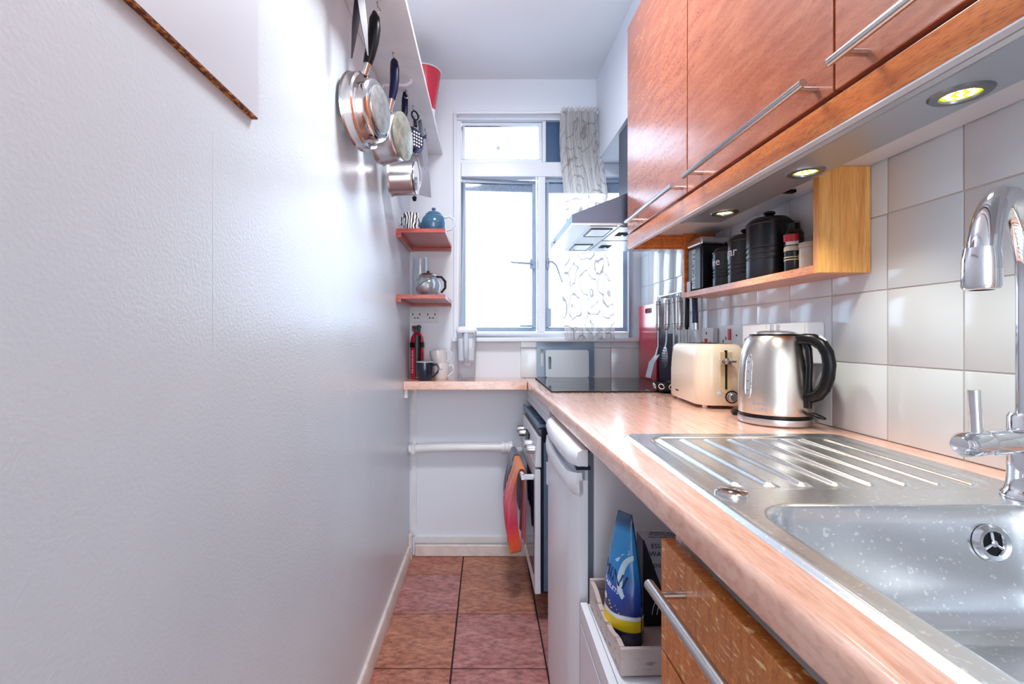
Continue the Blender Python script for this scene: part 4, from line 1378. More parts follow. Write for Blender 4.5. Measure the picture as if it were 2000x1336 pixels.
# ------------------------------------------------------------ towels on the oven handle
def towel_mat(name, stops, stripe=False):
    m = pbr(name, (220, 90, 60), 0.9, sheen=0.3, bump=(420, 0.5))
    nt = m.node_tree
    L = nt.links.new
    b = nt.nodes['Principled BSDF']
    tc = N(nt, 'ShaderNodeTexCoord')
    sp = N(nt, 'ShaderNodeSeparateXYZ')
    L(tc.outputs['Object'], sp.inputs[0])
    r = N(nt, 'ShaderNodeValToRGB')
    e = r.color_ramp.elements
    e[0].position, e[0].color = stops[0][0], srgb(stops[0][1])
    e[1].position, e[1].color = stops[-1][0], srgb(stops[-1][1])
    for p_, c_ in stops[1:-1]:
        e.new(p_).color = srgb(c_)
    if stripe:
        wv = N(nt, 'ShaderNodeTexWave', wave_type='BANDS', bands_direction='Y')
        wv.inputs['Scale'].default_value = 32
        L(tc.outputs['Object'], wv.inputs['Vector'])
        L(wv.outputs[0], r.inputs[0])
    else:
        mr = N(nt, 'ShaderNodeMapRange')
        mr.inputs[1].default_value = -0.36
        mr.inputs[2].default_value = 0.02
        L(sp.outputs['Z'], mr.inputs[0])
        L(mr.outputs[0], r.inputs[0])
    L(r.outputs[0], b.inputs['Base Color'])
    return m


M_tow = towel_mat('sunset_towel', [(0.0, (240, 112, 40)), (0.2, (238, 74, 44)), (0.36, (214, 44, 88)), (0.62, (214, 108, 126)), (0.86, (226, 126, 84)), (1.0, (240, 128, 48))])
M_tow2 = towel_mat('navy_striped_towel', [(0.3, (22, 26, 60)), (0.78, (28, 32, 70)), (0.86, (170, 170, 184))], True)


def towel(name, label, y0, y1, front, back, mat, bulge, fold=0.006, ph=0.0):
    t_ = thing(name, label, 'towel', (0.187, 1.85, 0.568), SB, 'towels on the oven handle')
    path = []
    n_ = 26
    for k in range(n_ + 1):                       # front layer upwards, over the bar, down the back
        path.append((-0.055 - bulge * math.sin(PI * min(1, (1 - k / n_) * 1.1)) ** 0.8, -front + front * k / n_))
    for k in range(1, 8):
        a = PI - PI * k / 8
        path.append((-0.043 + 0.0125 * math.cos(a), 0.0 + 0.010 * math.sin(a)))
    for k in range(0, 15):
        path.append((-0.0295 + 0.004 * math.sin(PI * k / 14), -back * k / 14))
    def f(u, v):
        i = v * (len(path) - 1)
        a = int(min(i, len(path) - 2))
        q = i - a
        x = path[a][0] * (1 - q) + path[a + 1][0] * q
        z = path[a][1] * (1 - q) + path[a + 1][1] * q
        dz = min(1, max(0, -z) * 7)
        fr_ = 1 if v < 0.6 else 0.15
        x += fold * fr_ * dz * (math.sin(u * 15 + ph + z * 4) - 0.4)
        y = y0 + (y1 - y0) * u
        ym = (y0 + y1) / 2
        if v < 0.6:
            y = ym + (y - ym) * (1 - 0.25 * dz * (1 - abs(z) / front * 0.6))
            z -= 0.02 * (u - 0.3) * dz
        return (x, y, z)
    sh_ = obj('towel_cloth', MB().grid(f, 26, 70), mat, t_)
    sd_ = sh_.modifiers.new('thickness', 'SOLIDIFY')
    sd_.thickness = 0.003
    sd_.offset = 0
    return t_


towel('orange_towel', 'orange and pink towel hanging over the oven door handle', 0.085, 0.30, 0.345, 0.30, M_tow, 0.018, 0.024)
towel('navy_towel', 'navy striped tea towel hanging behind the orange towel', 0.315, 0.47, 0.345, 0.24, M_tow2, 0.026, 0.010, 1.5)

# ------------------------------------------------------------ left wall: melamine board and hanging shelf
mbd = thing('melamine_board', 'white melamine board with raw chipboard edge fixed high on the left wall', 'board', (XL, 0, 0))
M_chip = pbr('raw_chipboard', (104, 44, 14), 0.8, bump=(300, 0.6), var=((214, 138, 60), 190, (1, 0.5, 1), 0.48, 0.62))
M_mel = pbr('grey_melamine', (196, 201, 212), 0.4)
obj('melamine_face', box(0.0005, 0.0105, 0.05, 0.7965, 1.4705, 2.1), M_mel, mbd)
obj('chipboard_edge', box(0.0003, 0.0098, 0.05, 0.796, 1.4685, 1.4706), M_chip, mbd)

ps = thing('hanging_shelf', 'long white shelf high on the left wall with hooks under it', 'shelf', (XL, 0, 2.03))
obj('shelf_board', box(0.0005, 0.1663, 1.02, YB - 0.002, 0.0, 0.016), M_gloss, ps, bev=0.0015)
M_hook = pbr('hook_wire', (190, 188, 190), 0.25, 1.0)


def hook(x, y):
    x += -XL
    m_ = MB().tube([(x, y, 0.0), (x, y, -0.012), (x + 0.004, y, -0.016), (x + 0.008, y, -0.022), (x + 0.004, y, -0.029), (x - 0.003, y, -0.029), (x - 0.006, y, -0.024)], 0.0016, 8)
    m_.lathe([(0, 0.0), (0.004, 0.0), (0.004, -0.002), (0, -0.002)], 12, 'z', (x, y, 0))
    return obj('cup_hook', m_, M_hook, ps)


for hx_, hy_ in ((-0.300, 1.19), (-0.300, 1.325), (-0.303, 1.56), (-0.300, 1.80), (-0.293, 1.92), (-0.280, 2.005), (-0.272, 2.135)):
    hook(hx_, hy_)
obj('shelf_bracket', MB().tube([(0.118, 1.72, -0.001), (0.118, 1.72, -0.012), (0.100, 1.72, -0.022), (0.02, 1.72, -0.022), (0.004, 1.72, -0.055)], 0.005, 10), M_white, ps)


def pan(name, label, cat, loc, rotz, prof, basep, hand, ferr, mats, scale=1.0, group='pans hanging under the white shelf'):
    """local x is the pan's axis: opening towards the wall at x=0, base at the far end"""
    p_ = thing(name, label, cat, loc, rotz, group)
    p_.scale = (scale,) * 3
    obj('pan_body', MB().lathe(prof, 48, 'x'), mats[0], p_, ang=30)
    bs = obj('pan_base', MB().lathe(basep, 48, 'x'), mats[1], p_)
    h_ = obj('pan_handle', hand, mats[2], p_, ang=50)
    obj('handle_ferrule', ferr, mats[3], h_)
    return p_


M_base = pbr('pan_base_disc', (202, 204, 200), 0.36, 0.9, bump=(120, 0.15), var=((150, 154, 152), 40, (1, 1, 1), 0.4, 0.75))
M_base2 = pbr('scoured_pan_base', (196, 194, 178), 0.42, 0.85, bump=(90, 0.2), var=((132, 130, 116), 32, (1, 1, 1), 0.4, 0.72))
prof = [(0.108, 0.004), (0.113, 0.0), (0.1155, 0.002), (0.1135, 0.006), (0.112, 0.010), (0.1115, 0.030), (0.110, 0.034), (0.1025, 0.038), (0.101, 0.044), (0.094, 0.064), (0.086, 0.073), (0.078, 0.076), (0.0, 0.076), (0.0, 0.073), (0.07, 0.070), (0.1, 0.036), (0.108, 0.004)]
hand = MB().tube([(0.035, 0, 0.148), (0.042, 0, 0.172), (0.052, 0, 0.21), (0.058, 0, 0.25), (0.058, 0.0, 0.285), (0.056, 0, 0.308)], [0.015, 0.0175, 0.019, 0.0195, 0.017, 0.004], 14, flat=0.8)
ferr = MB().tube([(0.020, 0, 0.104), (0.027, 0, 0.122), (0.036, 0, 0.148)], [0.009, 0.0095, 0.0105], 14)
pan('saute_pan', 'large polished steel pan with black handle under the white shelf', 'pan', (-0.358, 1.335, 1.731), math.radians(-13), prof,
    [(0, 0.076), (0.0675, 0.076), (0.0695, 0.078), (0.0685, 0.081), (0.065, 0.082), (0.0, 0.082)], hand, ferr, (M_polish, M_base, M_black, M_polish), 0.89)
pbx = MB().lathe([(0, 0.0812), (0.007, 0.0812), (0.0075, 0.084), (0, 0.0845)], 16, 'x')
prof2 = [(0.078, 0.003), (0.084, 0.0), (0.086, 0.002), (0.083, 0.006), (0.080, 0.02), (0.0775, 0.050), (0.075, 0.068), (0.070, 0.077), (0.064, 0.081), (0, 0.081), (0, 0.078), (0.06, 0.076), (0.073, 0.06), (0.078, 0.003)]
hand2 = MB().tube([(0.046, 0, 0.122), (0.052, 0, 0.150), (0.056, 0, 0.185), (0.056, 0, 0.22), (0.054, 0, 0.245), (0.052, 0, 0.255)], [0.011, 0.0145, 0.0155, 0.0155, 0.0125, 0.006], 14, flat=0.7)
ferr2 = MB().tube([(0.036, 0, 0.077), (0.040, 0, 0.10), (0.046, 0, 0.124)], [0.008, 0.009, 0.0105], 12)
pan('small_saucepan', 'smaller steel saucepan with navy handle hanging behind the large pan', 'pan', (-0.352, 1.575, 1.756), math.radians(-14), prof2,
    [(0, 0.081), (0.068, 0.081), (0.0745, 0.083), (0.0735, 0.089), (0.068, 0.091), (0, 0.091)], hand2, ferr2, (M_steel, M_base2, M_navy, M_polish))
prof3 = [(0.060, 0.002), (0.066, 0.0), (0.068, 0.002), (0.066, 0.005), (0.063, 0.012), (0.062, 0.084), (0.058, 0.092), (0, 0.094), (0, 0.090), (0.056, 0.088), (0.060, 0.01), (0.060, 0.002)]
hand3 = MB().tube([(0.030, 0, 0.165), (0.045, 0, 0.20), (0.054, 0, 0.25), (0.055, 0, 0.30), (0.054, 0, 0.325)], [0.009, 0.012, 0.0125, 0.012, 0.006], 12, flat=0.7)
ferr3 = MB().tube([(0.012, 0, 0.062), (0.018, 0, 0.10), (0.030, 0, 0.168)], [0.006, 0.006, 0.0085], 10)
pan('milk_pan', 'deep straight sided steel pan hanging lowest of the three pans', 'pan', (-0.362, 1.815, 1.705), math.radians(-2), prof3,
    [(0, 0.094), (0.058, 0.094), (0.062, 0.096), (0.061, 0.100), (0, 0.101)], hand3, ferr3, (M_steel, M_polish, M_navy, M_polish))

# scissors
sz = thing('kitchen_scissors', 'dark open scissors hanging from the first hook on the left', 'scissors', (-0.312, 1.185, 1.944), math.radians(-48))
sz.scale = (1.25, 1.5, 1.27)
for sg in (-1, 1):
    m_ = MB().loft([[(sg * 0.002 - 0.001, -0.007, 0.01), (sg * 0.002 + 0.001, -0.007, 0.01), (sg * 0.002 + 0.001, 0.007, 0.01), (sg * 0.002 - 0.001, 0.007, 0.01)],
                    [(sg * 0.008 - 0.001, -0.006 + sg * 0.004, -0.05), (sg * 0.008 + 0.001, -0.006 + sg * 0.004, -0.05), (sg * 0.008 + 0.001, 0.006 + sg * 0.004, -0.05), (sg * 0.008 - 0.001, 0.006 + sg * 0.004, -0.05)],
                    [(sg * 0.015 - 0.0005, sg * 0.008 - 0.001, -0.115), (sg * 0.015 + 0.0005, sg * 0.008 - 0.001, -0.115), (sg * 0.015 + 0.0005, sg * 0.008 + 0.001, -0.115), (sg * 0.015 - 0.0005, sg * 0.008 + 0.001, -0.115)]])
    obj('blade', m_, pbr('dark_blade', (40, 34, 48), 0.4, 0.2), sz)
    obj('finger_ring', MB().torus((-sg * 0.004, -sg * 0.018, 0.042), 0.017, 0.004, 'x', 24, 8), M_black, sz)
obj('pivot', MB().cyl((-0.006, 0, 0), (0.006, 0, 0), 0.004, 12), M_steel, sz)

# smaller tools further along the shelf
sk = thing('skimmer', 'perforated dark skimmer hanging beside the small saucepan', 'skimmer', (-0.290, 1.915, 2.001), math.radians(-35), 'tools hanging under the white shelf')
obj('hang_ring', MB().torus((0.006, 0, -0.012), 0.014, 0.0025, 'x', 24), M_dark, sk)
obj('skimmer_stem', MB().tube([(0.006, 0, -0.026), (0.010, 0, -0.05)], 0.005, 10), M_dark, sk)
sk.scale = (1.3, 1.3, 1.2)
shd = obj('skimmer_head', MB().lathe([(0, 0.0), (0.030, 0.0), (0.040, -0.006), (0.042, -0.005), (0.031, 0.004), (0, 0.005)], 32, 'x', (0.008, 0, -0.092)), pbr('plum_metal', (70, 62, 92), 0.3, 0.8), sk)
mb = MB()
for iy in range(-2, 3):
    for iz in range(-2, 3):
        if iy * iy + iz * iz < 7:
            mb.lathe([(0, 0.0058), (0.0032, 0.0058), (0.0032, 0.004), (0, 0.004)], 10, 'x', (0.008, iy * 0.0105, -0.092 + iz * 0.0105))
obj('drain_holes', mb, M_white, shd)
wk = thing('balloon_whisk', 'steel wire whisk hanging behind the deep pan', 'whisk', (-0.292, 1.955, 1.99), math.radians(0), 'tools hanging under the white shelf')
wk.scale = (1, 1, 1.27)
obj('whisk_handle', MB().tube([(0, 0, 0.012), (0, 0, -0.11)], [0.006, 0.008], 12), M_steel, wk)
mb = MB()
for q in range(5):
    a = q * PI / 5
    pts = [(0.030 * math.sin(PI * k / 16) ** 0.8 * math.cos(a) * (1 if k < 99 else 1), 0.030 * math.sin(PI * k / 16) ** 0.8 * math.sin(a), -0.11 - 0.14 * k / 16) for k in range(17)]
    pts += [(-p[0], -p[1], p[2]) for p in reversed(pts[:-1])]
    mb.tube(pts, 0.0011, 6)
obj('whisk_wires', mb, M_steel, wk)
obj('whisk_tip', MB().lathe([(0, -0.262), (0.008, -0.258), (0.010, -0.248), (0, -0.242)], 12), M_black, wk)
sp_ = thing('blue_handled_spatula', 'steel spatula with blue handle hanging nearest the window', 'spatula', (-0.270, 2.13, 1.999), math.radians(-50), 'tools hanging under the white shelf')
obj('spatula_handle', MB().tube([(0, 0, 0.002), (0, 0, -0.04), (0.0, 0, -0.13)], [0.006, 0.009, 0.009], 12, flat=0.6), pbr('blue_handle', (42, 84, 128), 0.35), sp_)
obj('spatula_blade', MB().loft([[(-0.001, -0.008, -0.13), (0.001, -0.008, -0.13), (0.001, 0.008, -0.13), (-0.001, 0.008, -0.13)],
                                [(-0.001, -0.030, -0.165), (0.001, -0.030, -0.165), (0.001, 0.022, -0.165), (-0.001, 0.022, -0.165)],
                                [(-0.001, -0.034, -0.27), (0.001, -0.034, -0.27), (0.001, 0.030, -0.27), (-0.001, 0.030, -0.27)]]), M_steel2, sp_)
gr = thing('peeling_knife', 'long grey steel knife hanging at the far end of the white shelf', 'knife', (-0.277, 2.00, 2.002), 0, 'tools hanging under the white shelf', rot=(0, math.radians(-15), math.radians(-50)))
gr.scale = (1.3, 1.3, 0.85)
obj('knife_handle', MB().tube([(0, 0, 0.004), (0, 0, -0.09)], [0.008, 0.011], 12, flat=0.6), pbr('grey_handle', (96, 104, 116), 0.35), gr)
obj('knife_blade', MB().loft([[(-0.001, -0.013, -0.09), (0.001, -0.013, -0.09), (0.001, 0.013, -0.09), (-0.001, 0.013, -0.09)],
                              [(-0.001, -0.013, -0.20), (0.001, -0.013, -0.20), (0.001, 0.011, -0.20), (-0.001, 0.011, -0.20)],
                              [(-0.0005, -0.012, -0.26), (0.0005, -0.012, -0.26), (0.0005, -0.009, -0.26), (-0.0005, -0.009, -0.26)]]), M_steel, gr)
rp_ = thing('red_pot', 'red tapered pot standing on the white hanging shelf', 'pot', (-0.286, 2.18, 2.0463))
obj('pot_body', MB().lathe([(0, 0.085), (0.050, 0.085), (0.055, 0.09), (0.080, 0.255), (0.077, 0.255), (0.053, 0.094), (0, 0.092)], 36), pbr('red_enamel', (186, 30, 58), 0.25, coat=0.3), rp_)
obj('pot_rim', MB().torus((0, 0, 0.256), 0.0795, 0.003, 'z', 36), M_grey, rp_)
obj('pot_foot', MB().lathe([(0, 0), (0.062, 0), (0.064, 0.004), (0.052, 0.06), (0.053, 0.085), (0, 0.085)], 32), M_white, rp_)

# ------------------------------------------------------------ corner shelves
M_cher = wood('cherry_shelf', (150, 52, 46), (176, 70, 60), (196, 92, 78), (1.2, 9, 9), 0.3, 0.3)
for z, lb in ((1.546, 'upper red brown corner shelf holding the blue teapot'), (1.262, 'lower red brown corner shelf holding the glass teapot')):
    cs = thing('corner_shelf', lb, 'shelf', (XL + 0.001, YB, z), 0, 'red brown corner shelves')
    up = z > 1.4
    obj('shelf_board', box(0.0, 0.211, -0.372, -0.001, 0.010, 0.028), M_cher, cs, bev=0.001)
    obj('wall_batten', box(0.0, 0.211, -0.028, -0.001, -0.006 if up else -0.002, 0.010), M_cher, cs, bev=0.001)
    obj('side_batten', box(0.0, 0.020, -0.372, -0.028, -0.010 if up else -0.004, 0.010), M_cher, cs, bev=0.001)
    mb = MB()
    for xx in (0.06, 0.15):
        mb.lathe([(0, -0.0005), (0.004, -0.0005), (0.004, 0.001), (0, 0.001)], 10, 'z', (xx, -0.06, 0.0095))
    obj('screw_caps', mb, M_grey, cs)
zt1, zt2 = 1.5745, 1.2905
tpv = thing('blue_teapot', 'rounded blue teapot on the upper corner shelf', 'teapot', (-0.241, 2.20, zt1))
M_blue = pbr('blue_glaze', (62, 102, 132), 0.12, coat=0.4)
obj('pot_body', MB().lathe([(0, 0), (0.040, 0), (0.046, 0.006), (0.055, 0.032), (0.0565, 0.052), (0.051, 0.074), (0.040, 0.088), (0.034, 0.091), (0, 0.091)], 40), M_blue, tpv)
lid = obj('teapot_lid', MB().lathe([(0.036, 0.0905), (0.036, 0.094), (0.026, 0.103), (0.010, 0.108), (0, 0.108)], 32), M_blue, tpv)
obj('lid_knob', MB().lathe([(0, 0.107), (0.006, 0.107), (0.006, 0.111), (0.010, 0.116), (0.008, 0.122), (0, 0.124)], 20), M_blue, lid)
obj('pot_handle', MB().tube([(0.048, 0, 0.078), (0.072, 0, 0.084), (0.092, 0, 0.070), (0.094, 0, 0.045), (0.078, 0, 0.024), (0.052, 0, 0.018)], [0.006, 0.0055, 0.0055, 0.0055, 0.0055, 0.006], 12), pbr('pale_glaze', (204, 216, 226), 0.2), tpv)
obj('pot_spout', MB().tube([(-0.050, 0, 0.035), (-0.070, 0, 0.052), (-0.078, 0, 0.078), (-0.086, 0, 0.088)], [0.013, 0.010, 0.0075, 0.007], 14), M_blue, tpv)


def zebra():
    m = pbr('zebra_stripes', (236, 236, 236), 0.3)
    nt = m.node_tree
    wv = N(nt, 'ShaderNodeTexWave')
    wv.inputs['Scale'].default_value = 26
    wv.inputs['Distortion'].default_value = 7
    wv.inputs['Detail'].default_value = 1
    tc = N(nt, 'ShaderNodeTexCoord')
    r = N(nt, 'ShaderNodeValToRGB')
    r.color_ramp.interpolation = 'CONSTANT'
    r.color_ramp.elements[0].color = srgb(22, 26, 40)
    r.color_ramp.elements[1].color = srgb(238, 238, 240)
    r.color_ramp.elements[1].position = 0.42
    nt.links.new(tc.outputs['Object'], wv.inputs['Vector'])
    nt.links.new(wv.outputs[0], r.inputs[0])
    nt.links.new(r.outputs[0], nt.nodes['Principled BSDF'].inputs['Base Color'])
    return m


def mug(name, label, loc, r, h, body, ha, tilt=0.0, group=None, trim=None, hmat=None):
    g_ = thing(name, label, 'mug', loc, 0, group, rot=(0, tilt, 0))
    obj('mug_body', MB().lathe([(0, 0), (r * 0.80, 0), (r * 0.85, 0.003), (r * 0.97, h * 0.6), (r, h), (r - 0.003, h + 0.001), (r - 0.005, h), (r * 0.93, h * 0.5), (r * 0.78, 0.006), (0, 0.006)], 36), body, g_)
    c_, s_ = math.cos(ha), math.sin(ha)
    pr = [(r * 0.93, h * 0.82), (r + 0.016, h * 0.88), (r + 0.026, h * 0.70), (r + 0.022, h * 0.45), (r + 0.006, h * 0.26), (r * 0.85, h * 0.16)]
    obj('mug_handle', MB().tube([(p[0] * c_, p[0] * s_, p[1]) for p in pr], [0.005, 0.0045, 0.0045, 0.0045, 0.0045, 0.005], 10), hmat or body, g_)
    if trim:
        obj('rim_band', MB().torus((0, 0, h), r - 0.002, 0.0026, 'z', 36), trim, g_)
    return g_


mug('zebra_mug', 'black and white striped mug beside the blue teapot', (-0.328, 2.10, zt1), 0.034, 0.070, zebra(), math.radians(150))
gt = thing('glass_teapot', 'round glass teapot with steel infuser on the lower corner shelf', 'teapot', (-0.262, 2.16, zt2))
M_glass = clear('teapot_glass', (248, 251, 253), 0.9, gloss=0.06)
obj('glass_body', MB().lathe([(0, 0), (0.040, 0), (0.052, 0.014), (0.060, 0.042), (0.056, 0.066), (0.042, 0.084), (0.036, 0.088), (0.034, 0.088), (0.054, 0.064), (0.058, 0.042), (0.050, 0.016), (0, 0.003)], 40), M_glass, gt)
obj('infuser', MB().lathe([(0, 0.0), (0.030, 0.004), (0.044, 0.020), (0.048, 0.040), (0.046, 0.042), (0, 0.042)], 32).move(Matrix.Translation((0.006, 0, 0.018)) @ Matrix.Rotation(math.radians(-32), 4, 'Y')), M_steel, gt)
obj('infuser_top', MB().lathe([(0, 0.0425), (0.044, 0.0425), (0.044, 0.046), (0, 0.046)], 32).move(Matrix.Translation((0.006, 0, 0.018)) @ Matrix.Rotation(math.radians(-32), 4, 'Y')), M_navy, gt)
ld_ = obj('teapot_lid', MB().lathe([(0.040, 0.086), (0.042, 0.089), (0.036, 0.097), (0.018, 0.103), (0, 0.104)], 32), M_steel, gt)
obj('lid_knob', MB().lathe([(0, 0.103), (0.006, 0.103), (0.007, 0.112), (0, 0.114)], 16), M_dark, ld_)
obj('pot_handle', MB().tube([(0.040, -0.008, 0.086), (0.062, -0.01, 0.084), (0.078, -0.01, 0.064), (0.078, -0.01, 0.036), (0.060, -0.01, 0.014)], [0.005, 0.0055, 0.006, 0.0055, 0.005], 12), M_dark, gt)
vs_ = thing('glass_vase', 'clear straight glass vase behind the glass teapot', 'vase', (-0.312, 2.27, zt2))
obj('vase_glass', MB().lathe([(0, 0), (0.032, 0), (0.035, 0.01), (0.038, 0.10), (0.034, 0.19), (0.0325, 0.19), (0.036, 0.10), (0.033, 0.012), (0, 0.008)], 32), M_glass, vs_)

# ------------------------------------------------------------ on and above the shelf top
ds = thing('double_wall_socket', 'white double socket on the end wall below the corner shelf', 'socket', (-0.316, YB, 1.223))
fp = obj('face_plate', box(-0.0735, 0.0735, -0.011, -0.0005, -0.043, 0.043), M_sock, ds, bev=0.003)
for sg in (-1, 1):
    for nm, dx, dz, w_, h_ in (('socket_hole', 0.020, -0.002, 0.005, 0.010), ('socket_hole', 0.056, -0.002, 0.005, 0.010), ('socket_hole', 0.030, -0.020, 0.009, 0.005), ('socket_hole', 0.046, -0.020, 0.009, 0.005)):
        obj(nm, box(sg * dx - w_ / 2, sg * dx + w_ / 2, -0.0116, -0.010, dz - h_ / 2, dz + h_ / 2), M_dark, fp)
    obj('rocker_switch', box(sg * 0.009 - 0.007, sg * 0.009 + 0.007, -0.0145, -0.010, 0.012, 0.034), M_sock, fp, bev=0.0015)
zw = 0.9003
fe = thing('fire_extinguisher', 'small red fire extinguisher with black strap in the left corner', 'fire extinguisher', (-0.345, 2.395, zw))
obj('cylinder', MB().lathe([(0, 0), (0.030, 0), (0.033, 0.004), (0.033, 0.185), (0.030, 0.205), (0.020, 0.222), (0.012, 0.228), (0, 0.228)], 32), pbr('extinguisher_red', (204, 16, 52), 0.22, coat=0.4), fe)
obj('strap', MB().lathe([(0.0335, 0.155), (0.0355, 0.155), (0.0355, 0.180), (0.0335, 0.180)], 32), M_black, fe)
obj('strap_upright', MB().grid(lambda u, v: (0.0342 * math.cos(math.radians(285 + 26 * (u - 0.5) * 2)), 0.0342 * math.sin(math.radians(285 + 26 * (u - 0.5) * 2)), 0.01 + 0.205 * v), 8, 2), M_black, fe)
hd_ = obj('valve_head', MB().box(-0.016, 0.016, -0.014, 0.014, 0.226, 0.252).box(-0.022, 0.020, -0.008, 0.008, 0.250, 0.262).box(0.004, 0.016, -0.018, -0.012, 0.236, 0.266), M_black, fe, bev=0.003)
obj('safety_tab', MB().box(-0.026, -0.016, -0.006, 0.004, 0.235, 0.262), M_red, hd_, bev=0.002)
tm = text_mb('FIRE EXTINGUISHER', 0.013, 0.0002).move(Matrix.Rotation(PI / 2, 4, 'Z'))
obj('lettering', bend(tm, 0.0332, math.radians(235)).move(Matrix.Translation((0, 0, 0.085))), M_white, fe, sm=False)
mug('dark_mug', 'dark navy mug with pale rim in front of the fire extinguisher', (-0.293, 2.300, zw), 0.042, 0.088, pbr('navy_glaze', (18, 30, 52), 0.1, coat=0.4), math.radians(-15), trim=M_grey)
M_por = pbr('white_porcelain', (226, 222, 222), 0.15, coat=0.3)
m1 = mug('white_mug', 'white mug standing on the shelf top, lower of the stacked pair', (-0.225, 2.375, zw), 0.040, 0.078, M_por, math.radians(-8), group='stacked white mugs')
m2 = mug('white_mug', 'white mug tilted on top of the other white mug', (-0.228, 2.373, zw + 0.066), 0.042, 0.076, M_por, math.radians(-8), math.radians(-9), group='stacked white mugs')
for m_, s_ in ((m1, 'Espresso'), (m2, 'Cappuccino')):
    mm = MB()
    for q in range(9 if m_ is m2 else 7):
        a = math.radians(272 + (q - 4) * 5)
        rr_ = 0.0402 if m_ is m2 else 0.0388
        mm.box(-0.0012, 0.0012, -0.0004, 0.0004, -0.0016, 0.0016 + 0.001 * (q % 3 == 0))
        mt = Matrix.Translation((rr_ * math.cos(a), rr_ * math.sin(a), 0.050)) @ Matrix.Rotation(a + PI / 2, 4, 'Z')
        mm.v[-8:] = [tuple(mt @ Vector(p)) for p in mm.v[-8:]]
    obj('printed_script', mm, M_black, m_)
jg = thing('water_filter_jug', 'clear plastic water filter jug with white lid by the window', 'jug', (-0.095, 2.325, zw))


def jsec(z, w_, d0, d1, r=0.018):
    return rrect(-w_ / 2, w_ / 2, d0, d1, r, z, 5)


M_jug = clear('jug_plastic', (250, 252, 255), 0.78, gloss=0.04)
obj('jug_body', MB().loft([jsec(0.0, 0.076, -0.045, 0.05), jsec(0.006, 0.080, -0.048, 0.052), jsec(0.20, 0.092, -0.052, 0.060), jsec(0.228, 0.094, -0.054, 0.064)]), M_jug, jg, ang=50)
obj('filter_funnel', MB().loft([jsec(0.086, 0.060, -0.030, 0.035), jsec(0.096, 0.078, -0.044, 0.046), jsec(0.20, 0.086, -0.048, 0.054)]), pbr('milky_plastic', (240, 242, 247), 0.35), jg, ang=50)
obj('filter_cartridge', MB().lathe([(0, 0.065), (0.016, 0.070), (0.020, 0.086), (0.022, 0.15), (0, 0.15)], 20), pbr('cartridge', (226, 228, 232), 0.4), jg)
obj('jug_handle', MB().tube([(0, -0.050, 0.222), (0, -0.070, 0.215), (0, -0.074, 0.18), (0, -0.072, 0.12), (0, -0.052, 0.088)], [0.010, 0.012, 0.013, 0.012, 0.009], 12, flat=0.7), M_grey, jg, ang=50)
obj('jug_lid', MB().loft([jsec(0.228, 0.098, -0.058, 0.070), jsec(0.238, 0.100, -0.060, 0.072), jsec(0.252, 0.086, -0.046, 0.058), jsec(0.258, 0.055, -0.02, 0.03, 0.012)]), M_white, jg, ang=50)
obj('jug_spout', box(-0.030, 0.030, 0.064, 0.078, 0.212, 0.236), M_white, jg, bev=0.006)

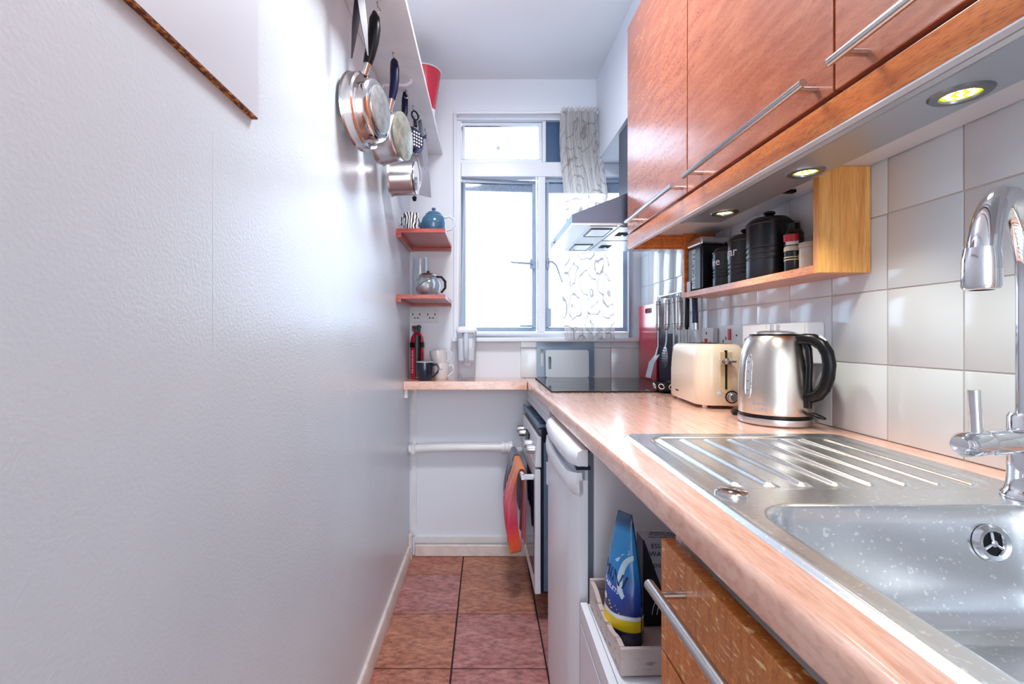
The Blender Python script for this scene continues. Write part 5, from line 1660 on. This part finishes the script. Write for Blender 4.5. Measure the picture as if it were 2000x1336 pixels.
# ------------------------------------------------------------ lace curtain
def lace():
    m = bpy.data.materials.new('lace')
    m.use_nodes = True
    nt = m.node_tree
    L = nt.links.new
    nt.nodes.remove(nt.nodes['Principled BSDF'])
    tc = N(nt, 'ShaderNodeTexCoord')
    vo = N(nt, 'ShaderNodeTexVoronoi', feature='F1')
    vo.inputs['Scale'].default_value = 6
    mp = N(nt, 'ShaderNodeMapping')
    mp.inputs['Scale'].default_value = (1, 0.0, 0.8)
    L(tc.outputs['UV'], mp.inputs[0])
    mp.inputs['Scale'].default_value = (1, 1, 1)
    L(mp.outputs[0], vo.inputs['Vector'])
    m1_ = N(nt, 'ShaderNodeMath', operation='MULTIPLY')
    m1_.inputs[1].default_value = 24
    L(vo.outputs['Distance'], m1_.inputs[0])
    no = N(nt, 'ShaderNodeTexNoise')
    no.inputs['Scale'].default_value = 11
    L(mp.outputs[0], no.inputs['Vector'])
    m0 = N(nt, 'ShaderNodeMath', operation='MULTIPLY_ADD')
    m0.inputs[1].default_value = 9
    L(no.outputs[0], m0.inputs[0])
    L(m1_.outputs[0], m0.inputs[2])
    sn = N(nt, 'ShaderNodeMath', operation='SINE')
    L(m0.outputs[0], sn.inputs[0])
    r = N(nt, 'ShaderNodeMapRange')
    r.inputs[1].default_value = 0.80
    r.inputs[2].default_value = 0.97
    L(sn.outputs[0], r.inputs[0])
    col = N(nt, 'ShaderNodeMix', data_type='RGBA')
    col.inputs[6].default_value = srgb(218, 214, 212)
    col.inputs[7].default_value = srgb(168, 162, 162)
    L(r.outputs[0], col.inputs[0])
    tr = N(nt, 'ShaderNodeBsdfTransparent')
    tl = N(nt, 'ShaderNodeBsdfTranslucent')
    df = N(nt, 'ShaderNodeBsdfDiffuse')
    L(col.outputs[2], tl.inputs[0])
    L(col.outputs[2], df.inputs[0])
    ms = N(nt, 'ShaderNodeMixShader')
    ms.inputs[0].default_value = 0.66
    L(tl.outputs[0], ms.inputs[1])
    L(df.outputs[0], ms.inputs[2])
    al = N(nt, 'ShaderNodeMapRange')
    al.inputs[3].default_value = 0.84
    al.inputs[4].default_value = 0.97
    L(r.outputs[0], al.inputs[0])
    mm_ = N(nt, 'ShaderNodeMixShader')
    L(al.outputs[0], mm_.inputs[0])
    L(tr.outputs[0], mm_.inputs[1])
    L(ms.outputs[0], mm_.inputs[2])
    L(mm_.outputs[0], nt.nodes['Material Output'].inputs[0])
    return m


ct = thing('lace_curtain', 'white patterned lace curtain gathered at the right of the window', 'curtain', (0, 2.375, 0))


def cur(u, v):
    z = 1.094 + (2.225 - 1.094) * v
    top = v ** 1.5
    xl = 0.386 * (1 - top) + 0.372 * top - 0.012 * math.sin(v * 9)
    xr = 0.625 * (1 - top) + 0.548 * top + 0.008 * math.sin(v * 11 + 1)
    a = 0.012 * (0.6 + 0.4 * (1 - v))
    y = 1.5 * a * math.sin(u * 34 + 1.5 * math.sin(v * 3)) + 0.005 * math.sin(u * 71 + v * 2) - 0.02 * (1 - v)
    return (xl + (xr - xl) * u, y, z)


cm = MB().grid(cur, 150, 110).mesh('curtain_cloth')
uv = cm.uv_layers.new(name='UVMap')
for lp_ in cm.loops:
    p = cm.vertices[lp_.vertex_index].co
    uv.data[lp_.index].uv = ((p.x - 0.37) * 2.2, p.z)
cm.materials.append(lace())
obj('curtain_cloth', cm, None, ct)
obj('curtain_heading', MB().grid(lambda u, v: (0.370 + 0.180 * u, 0.012 * math.sin(u * 60) - 0.006, 2.222 + 0.016 * v), 120, 2), pbr('heading_tape', (216, 210, 210), 0.8), ct)
rd = thing('curtain_rod', 'thin white curtain rod across the top of the window', 'curtain rod', (0, 2.400, 2.226))
obj('rod', MB().cyl((-0.150, 0, 0), (0.556, 0, 0), 0.006, 12), M_white, rd)
obj('rod_hook', MB().tube([(-0.140, 0.04, 0.0), (-0.140, 0, 0.0), (-0.140, -0.008, -0.006)], 0.004, 8), M_white, rd)
obj('rod_hook', MB().tube([(0.550, 0.04, 0.0), (0.550, 0, 0.0), (0.550, -0.008, -0.006)], 0.004, 8), M_white, rd)
